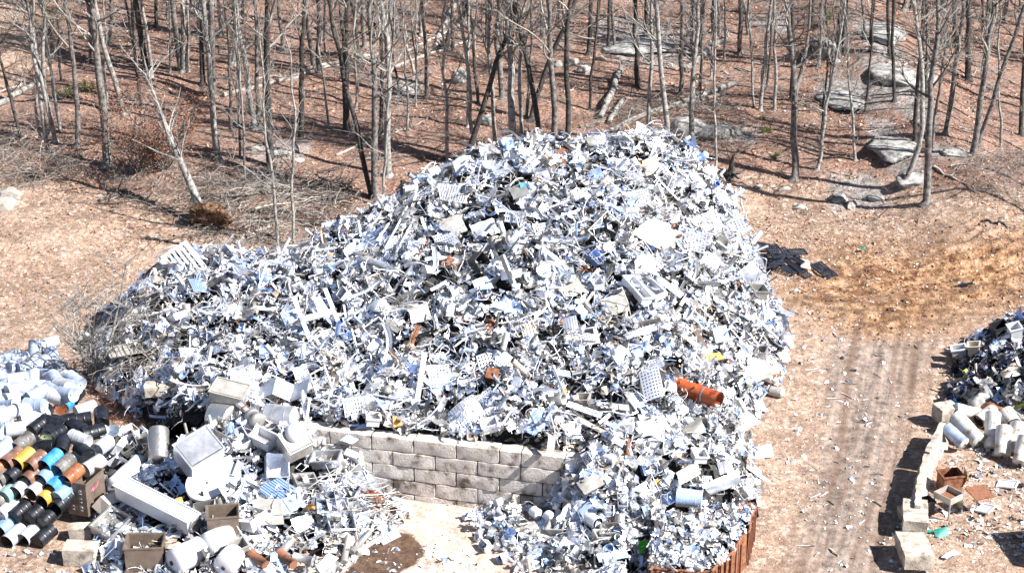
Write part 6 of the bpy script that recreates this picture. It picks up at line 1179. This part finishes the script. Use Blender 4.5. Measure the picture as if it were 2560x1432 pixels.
# ---------------------------------------------------------------- rusty bin
def rusty_bin():
    root = empty('rusty_bin', (sum(p[0] for p in bin_poly) / 6, sum(p[1] for p in bin_poly) / 6, 0), None, 'rusty dented open steel bin full of bright cuttings at the bottom', 'bin'); o = np.array(root.location)
    n = len(bin_poly); rr = np.random.RandomState(2)
    for i in range(n):
        a = np.array(bin_poly[i]); c = np.array(bin_poly[(i + 1) % n]); L = np.linalg.norm(c - a); d = (c - a) / L; nrm = np.array((d[1], -d[0]))
        k = max(3, int(L / .3)); ph = rr.uniform(0, 6)
        def f(u, v, a=a, d=d, L=L, nrm=nrm, ph=ph):
            bl = .05 * np.sin(u * L * 3 + ph) * v + .03 * np.sin(u * 17 + ph)
            return (a[0] + d[0] * u * L + nrm[0] * bl - o[0], a[1] + d[1] * u * L + nrm[1] * bl - o[1], v * BINZ + .06 * np.sin(u * L * 2 + ph) * v - 0 * u)
        Bag().sheet(f, k * 3, 5, smooth=False).build('side_wall', 'rust', root)
        t = np.linspace(0, 1, k * 2 + 1); P = np.stack((a[0] + d[0] * t * L + nrm[0] * .05 * np.sin(t * L * 3 + ph) - o[0], a[1] + d[1] * t * L + nrm[1] * .05 * np.sin(t * L * 3 + ph) - o[1], BINZ + .06 * np.sin(t * L * 2 + ph) + rr.normal(0, .012, len(t))), -1)
        Bag().tube(P, .05, 6).build('top_rim', 'rust_light', root)
        for j in range(int(L / .42)):
            q = a + d * (.25 + j * .42) + nrm * .06; Bag().box((q[0] - o[0], q[1] - o[1], BINZ / 2 - .03), (.07, .07, BINZ - .1), rot=Euler((0, 0, math.atan2(d[1], d[0])))).build('rib', 'rust_light', root)
rusty_bin()
# ---------------------------------------------------------------- barrier row and tanks on the right
cblock(2362, 1062, (.95, .8, .7), 22, 'pale concrete block at the far end of the barrier row', z=.25, seed=5)
cblock(2285, 1320, (.95, 1.75, .62), -10, 'upper big concrete block of the barrier row', seed=6, z=.2); cblock(2283, 1405, (1.1, 1.75, .62), 1, 'lowest big concrete block of the barrier row', seed=7, z=.2)
def barrier(p, q, label):
    A, B = hit(*p), hit(*q); A[2] = B[2] = 0; d = B - A; L = np.linalg.norm(d); pr = [(-.3, 0), (-.3, .08), (-.17, .3), (-.1, .95), (.1, .95), (.17, .3), (.3, .08), (.3, 0)]; n = 14; b = Bag(); V = []
    for i in range(n + 1):
        for (y, z) in pr: V.append((i / n * L - L / 2, y + .02 * math.sin(i * 1.3 + z * 5), z * (1 + .025 * math.sin(i * 2.1))))
    m = len(pr); F = [(i * m + j, (i + 1) * m + j, (i + 1) * m + j + 1, i * m + j + 1) for i in range(n) for j in range(m - 1)]; b.add(V, [np.array(F), np.array([list(range(m))[::-1], [n * m + j for j in range(m)]])])
    tag(b.build('concrete_barrier', 'pale_concrete', None, TM((A + B) / 2, yaw(math.degrees(math.atan2(d[1], d[0]))))), label, 'barrier')
barrier((2312, 1180), (2352, 1105), 'thin concrete barrier nearest the far block'); barrier((2292, 1262), (2312, 1183), 'thin concrete barrier in the middle of the row'); barrier((2288, 1318), (2292, 1262), 'short thin concrete barrier above the big blocks')
cblock(2262, 1292, (.5, .5, .4), 10, 'small tan block on the road side of the barrier row', seed=8)
Zr = lambda x, y: (2200 + x / 2.197, 780 + y / 2.197)
def RG(x, y): x = np.asarray(x, float); return np.maximum(ground(x, y), HR(x, y)) * 1.0
TK = [(470, 712, (120, 100), .33, 1.5, 'tank_enamel', 0, 'long white water tank at the left of the tank pile'), (610, 722, (-45, 130), .33, 1.5, 'tank_enamel', 0, 'white water tank with label standing second from left'), (668, 780, (-60, 120), .33, 1.2, 'tank_enamel', 0, 'white tank with a rusty ring end facing us'), (742, 760, (-65, 100), .34, 1.2, 'tank_enamel', 0, 'white tank at the right end of the tank row'),
      (700, 655, (35, 55), .36, .7, 'tank_enamel', 1, 'open-ended rusty-lipped drum behind the tank row'), (575, 640, (-70, 22), .3, .9, 'tank_enamel', 1, 'white tank with a rust-brown open end'), (480, 622, (120, -10), .28, 1.3, 'tank_enamel', 0, 'white tank lying level behind the others'), (755, 590, (20, 110), .3, 1.2, 'tank_grey', 0, 'grey tank upright at the right edge'), (405, 752, (100, 60), .27, 1.0, 'tank_blue', 0, 'blue-grey tank low at the left of the tank pile'), (670, 588, (90, -35), .22, .7, 'tank_enamel', 0, 'small white tank at the back of the tank pile'), (775, 830, (-65, 70), .32, 1.1, 'tank_enamel', 0, 'lowest white tank at the right edge')]
for x, y, ax, r, L, m, op, lab in TK: vessel('water_tank', *Zr(x, y), ax, r, L, m, lab, lift=.62, tilt=-44 if abs(ax[0]) < 70 and not op else -18, f=ground, open_=bool(op), dome=.06, endm='tank_enamel')
tag(rock_mesh(.6, .45, .45, 41).build('furnace_shell', 'dull_metal', None, TM(hit(*Zr(535, 530), TOP) + (0, 0, .3))), 'charred grey-brown shell on the dark heap above the tanks', 'shell')
tag(rock_mesh(.55, .45, .4, 43).build('burnt_drum', 'rust', None, TM(hit(*Zr(615, 560), TOP) + (0, 0, .3))), 'burnt rusty drum remains right of the charred shell', 'drum')
open_box('rusty_crate', *Zr(378, 975), (.8, .65, .75), 12, 'rusty torn crate full of rubbish near the tanks', 'rust', th=.03, inner='rust')
b = Bag().sheet(lambda u, v: (.45 + .15 * np.sin(v * 3), -.3 + u * .6, .3 + v * .85), 5, 6); tag(b.build('torn_flap', 'amber', None, TM(hit(*Zr(378, 975)))), 'orange-brown torn flap beside the rusty crate', 'sheet')
# square frame stand
P = hit(*Zr(368, 1105)); st = empty('frame_stand', P, yaw(38), 'square grey metal stand with open top and thin legs', 'stand')
for sx in (-1, 1):
    for sy in (-1, 1): Bag().box((sx * .38, sy * .38, .45), (.05, .05, .9)).build('leg', 'tank_grey', st)
    Bag().box((sx * .39, 0, .82), (.035, .84, .26)).build('apron', 'grey_panel', st); Bag().box((0, sx * .39, .82), (.745, .035, .26)).build('apron', 'grey_panel', st)
Bag().box((0, 0, .72), (.72, .72, .02)).build('tray', 'rust_light', st)
P = hit(*Zr(528, 1085)); st = empty('rusty_table', P, yaw(20), 'rust-orange square tabletop on a single post', 'table'); Bag().box((0, 0, .85), (.85, .8, .04)).build('top', 'rust_light', st, TM((0, 0, 0), eul(8, 0, 0))); Bag().tube([(0, 0, 0), (0, 0, .82)], .03, 6).build('post', 'dull_metal', st)
open_box('black_box', *Zr(250, 1100), (.45, .45, .55), 20, 'black box leaning against the barrier row beside the stand', 'dark_metal')
for i, (x, y, s_, m, lab) in enumerate([(655, 120, (.7, .5, .4), 'dark_metal', 'black box on the top edge of the dark heap'), (740, 150, (.5, .5, .6), 'white_metal', 'white cabinet at the top edge of the dark heap'), (435, 255, (.6, .4, .5), 'white_metal', 'white bent casing at the left tip of the dark heap'), (520, 240, (.5, .4, .5), 'cream', 'tan carton on the dark heap'), (700, 960, (.7, .4, .05), 'white_metal', 'flat white sheet on the dirt below the tanks'), (580, 1095, (.5, .5, .05), 'white_metal', 'small white sheet under the rusty table')]):
    open_box('box', *Zr(x, y), s_, 20 - i * 13, lab, m, f=TOP, z=.1, tilt=(10, -12), inner='dark_metal' if s_[2] > .1 else m, th=.03)
tag(Bag().sheet(lambda u, v: (-.4 + u * .8, v * .3, .25 * np.sin(v * 3)), 8, 5).build('white_bag', 'white_metal', None, TM(hit(*Zr(315, 785)) + (0, 0, .25))), 'white crumpled bag beside the far barrier', 'bag')
# ---------------------------------------------------------------- black racks at the right back foot of the heap
Zk = lambda x, y: (1700 + x / 2.977, 430 + y / 2.977)
RK = [((550, 545), (722, 545), (565, 650), 6, 0, .55, 'topmost black slatted rack of the stack by the heap'), ((700, 660), (770, 640), (640, 720), 5, 1, .5, 'blue-black rack leaning under the topmost rack'), ((740, 570), (800, 640), (780, 560), 7, 1, .4, 'narrow black rack right of the topmost rack'), ((770, 580), (920, 572), (800, 620), 4, 0, .35, 'black rack at the back of the stack'),
      ((590, 690), (700, 720), (620, 660), 6, 0, .3, 'black rack low at the left of the stack'), ((690, 700), (840, 760), (740, 680), 8, 1, .2, 'black rack flat at the bottom of the stack'), ((740, 640), (880, 740), (790, 640), 7, 0, .25, 'black rack slanting in the middle of the stack'), ((970, 692), (1050, 668), (1095, 795), 7, 1, .1, 'black slatted rack lying apart at the right tip'),
      ((820, 640), (900, 690), (850, 620), 6, 0, .2, 'black mesh rack behind the tan board'), ((520, 510), (690, 545), (530, 530), 5, 0, .3, 'dark rack tucked at the back under the heap edge'),
      ((520, 650), (640, 670), (560, 740), 6, 1, .25, 'black rack half buried by scrap at the left of the stack'), ((640, 560), (700, 640), (720, 540), 7, 0, .75, 'black rack turned askew on top of the stack'), ((800, 700), (930, 790), (850, 680), 8, 1, .12, 'flat black rack pointing to the lone one'), ((600, 600), (760, 610), (610, 680), 6, 0, .45, 'black rack directly below the topmost one')]
for A, B, C, n, al, lf, lab in RK: fit(slats(n, 'x' if not al else 'y', .45, .05, .035), 'slatted_rack', Zk(*A), Zk(*B), Zk(*C), 'rack_metal', lab, 'rack', nrm=(.05, -.12, .99), lift=lf, f=ground)
fit(panel((), 0, .04), 'board', Zk(885, 640), Zk(960, 660), Zk(900, 710), 'tan_metal', 'tan board between the black racks', 'board', nrm=(0, -.1, 1), lift=.15, f=ground)
# ---------------------------------------------------------------- unseen tall shadow caster added beyond the right edge; container form invented
rb = hit(2665, 1400); tk = empty('unseen_shadow_caster', (rb[0] + 1.3, rb[1], 0), yaw(8), 'unseen shadow caster added just outside the right edge, shaped as tall rusty container', 'shadow caster')
for (c, s_) in (((0, -1.1, 1.1), (2.6, .08, 2.2)), ((0, 1.1, 1.1), (2.6, .08, 2.2)), ((-1.26, 0, 1.1), (.08, 2.12, 2.19)), ((1.26, 0, 1.1), (.08, 2.12, 2.19))): Bag().box(c, s_).build('side_wall', 'rust', tk)
Bag().box((0, 0, .1), (2.4, 2.1, .1)).build('bottom', 'rust', tk)
# ---------------------------------------------------------------- odd pieces on the dirt
rr = np.random.RandomState(31)
for i in range(40):
    px = rr.uniform(1960, 2360); py = rr.uniform(720, 1400); L = rr.uniform(12, 45); a = rr.uniform(-1, 1)
    if inside(np.array(px), np.array(py), [(2200, 1050), (2400, 1050), (2400, 1432), (2200, 1432)]): continue
    A, B = hit(px, py), hit(px + L * math.cos(a), py + L * math.sin(a) * .6); c = (A + B) / 2; o = Bag().tube([A - c + (0, 0, .03), (rr.normal(0, .05), rr.normal(0, .05), .06), B - c + (0, 0, .03)], rr.uniform(.015, .03), 5).build('loose_strip', rr.choice(['white_metal', 'satin_metal', 'tan_metal', 'bark_mid']), None, TM(c)); tag(o, 'thin loose strip lying on the dirt right of the heap', 'strip', 'loose strips on the dirt')
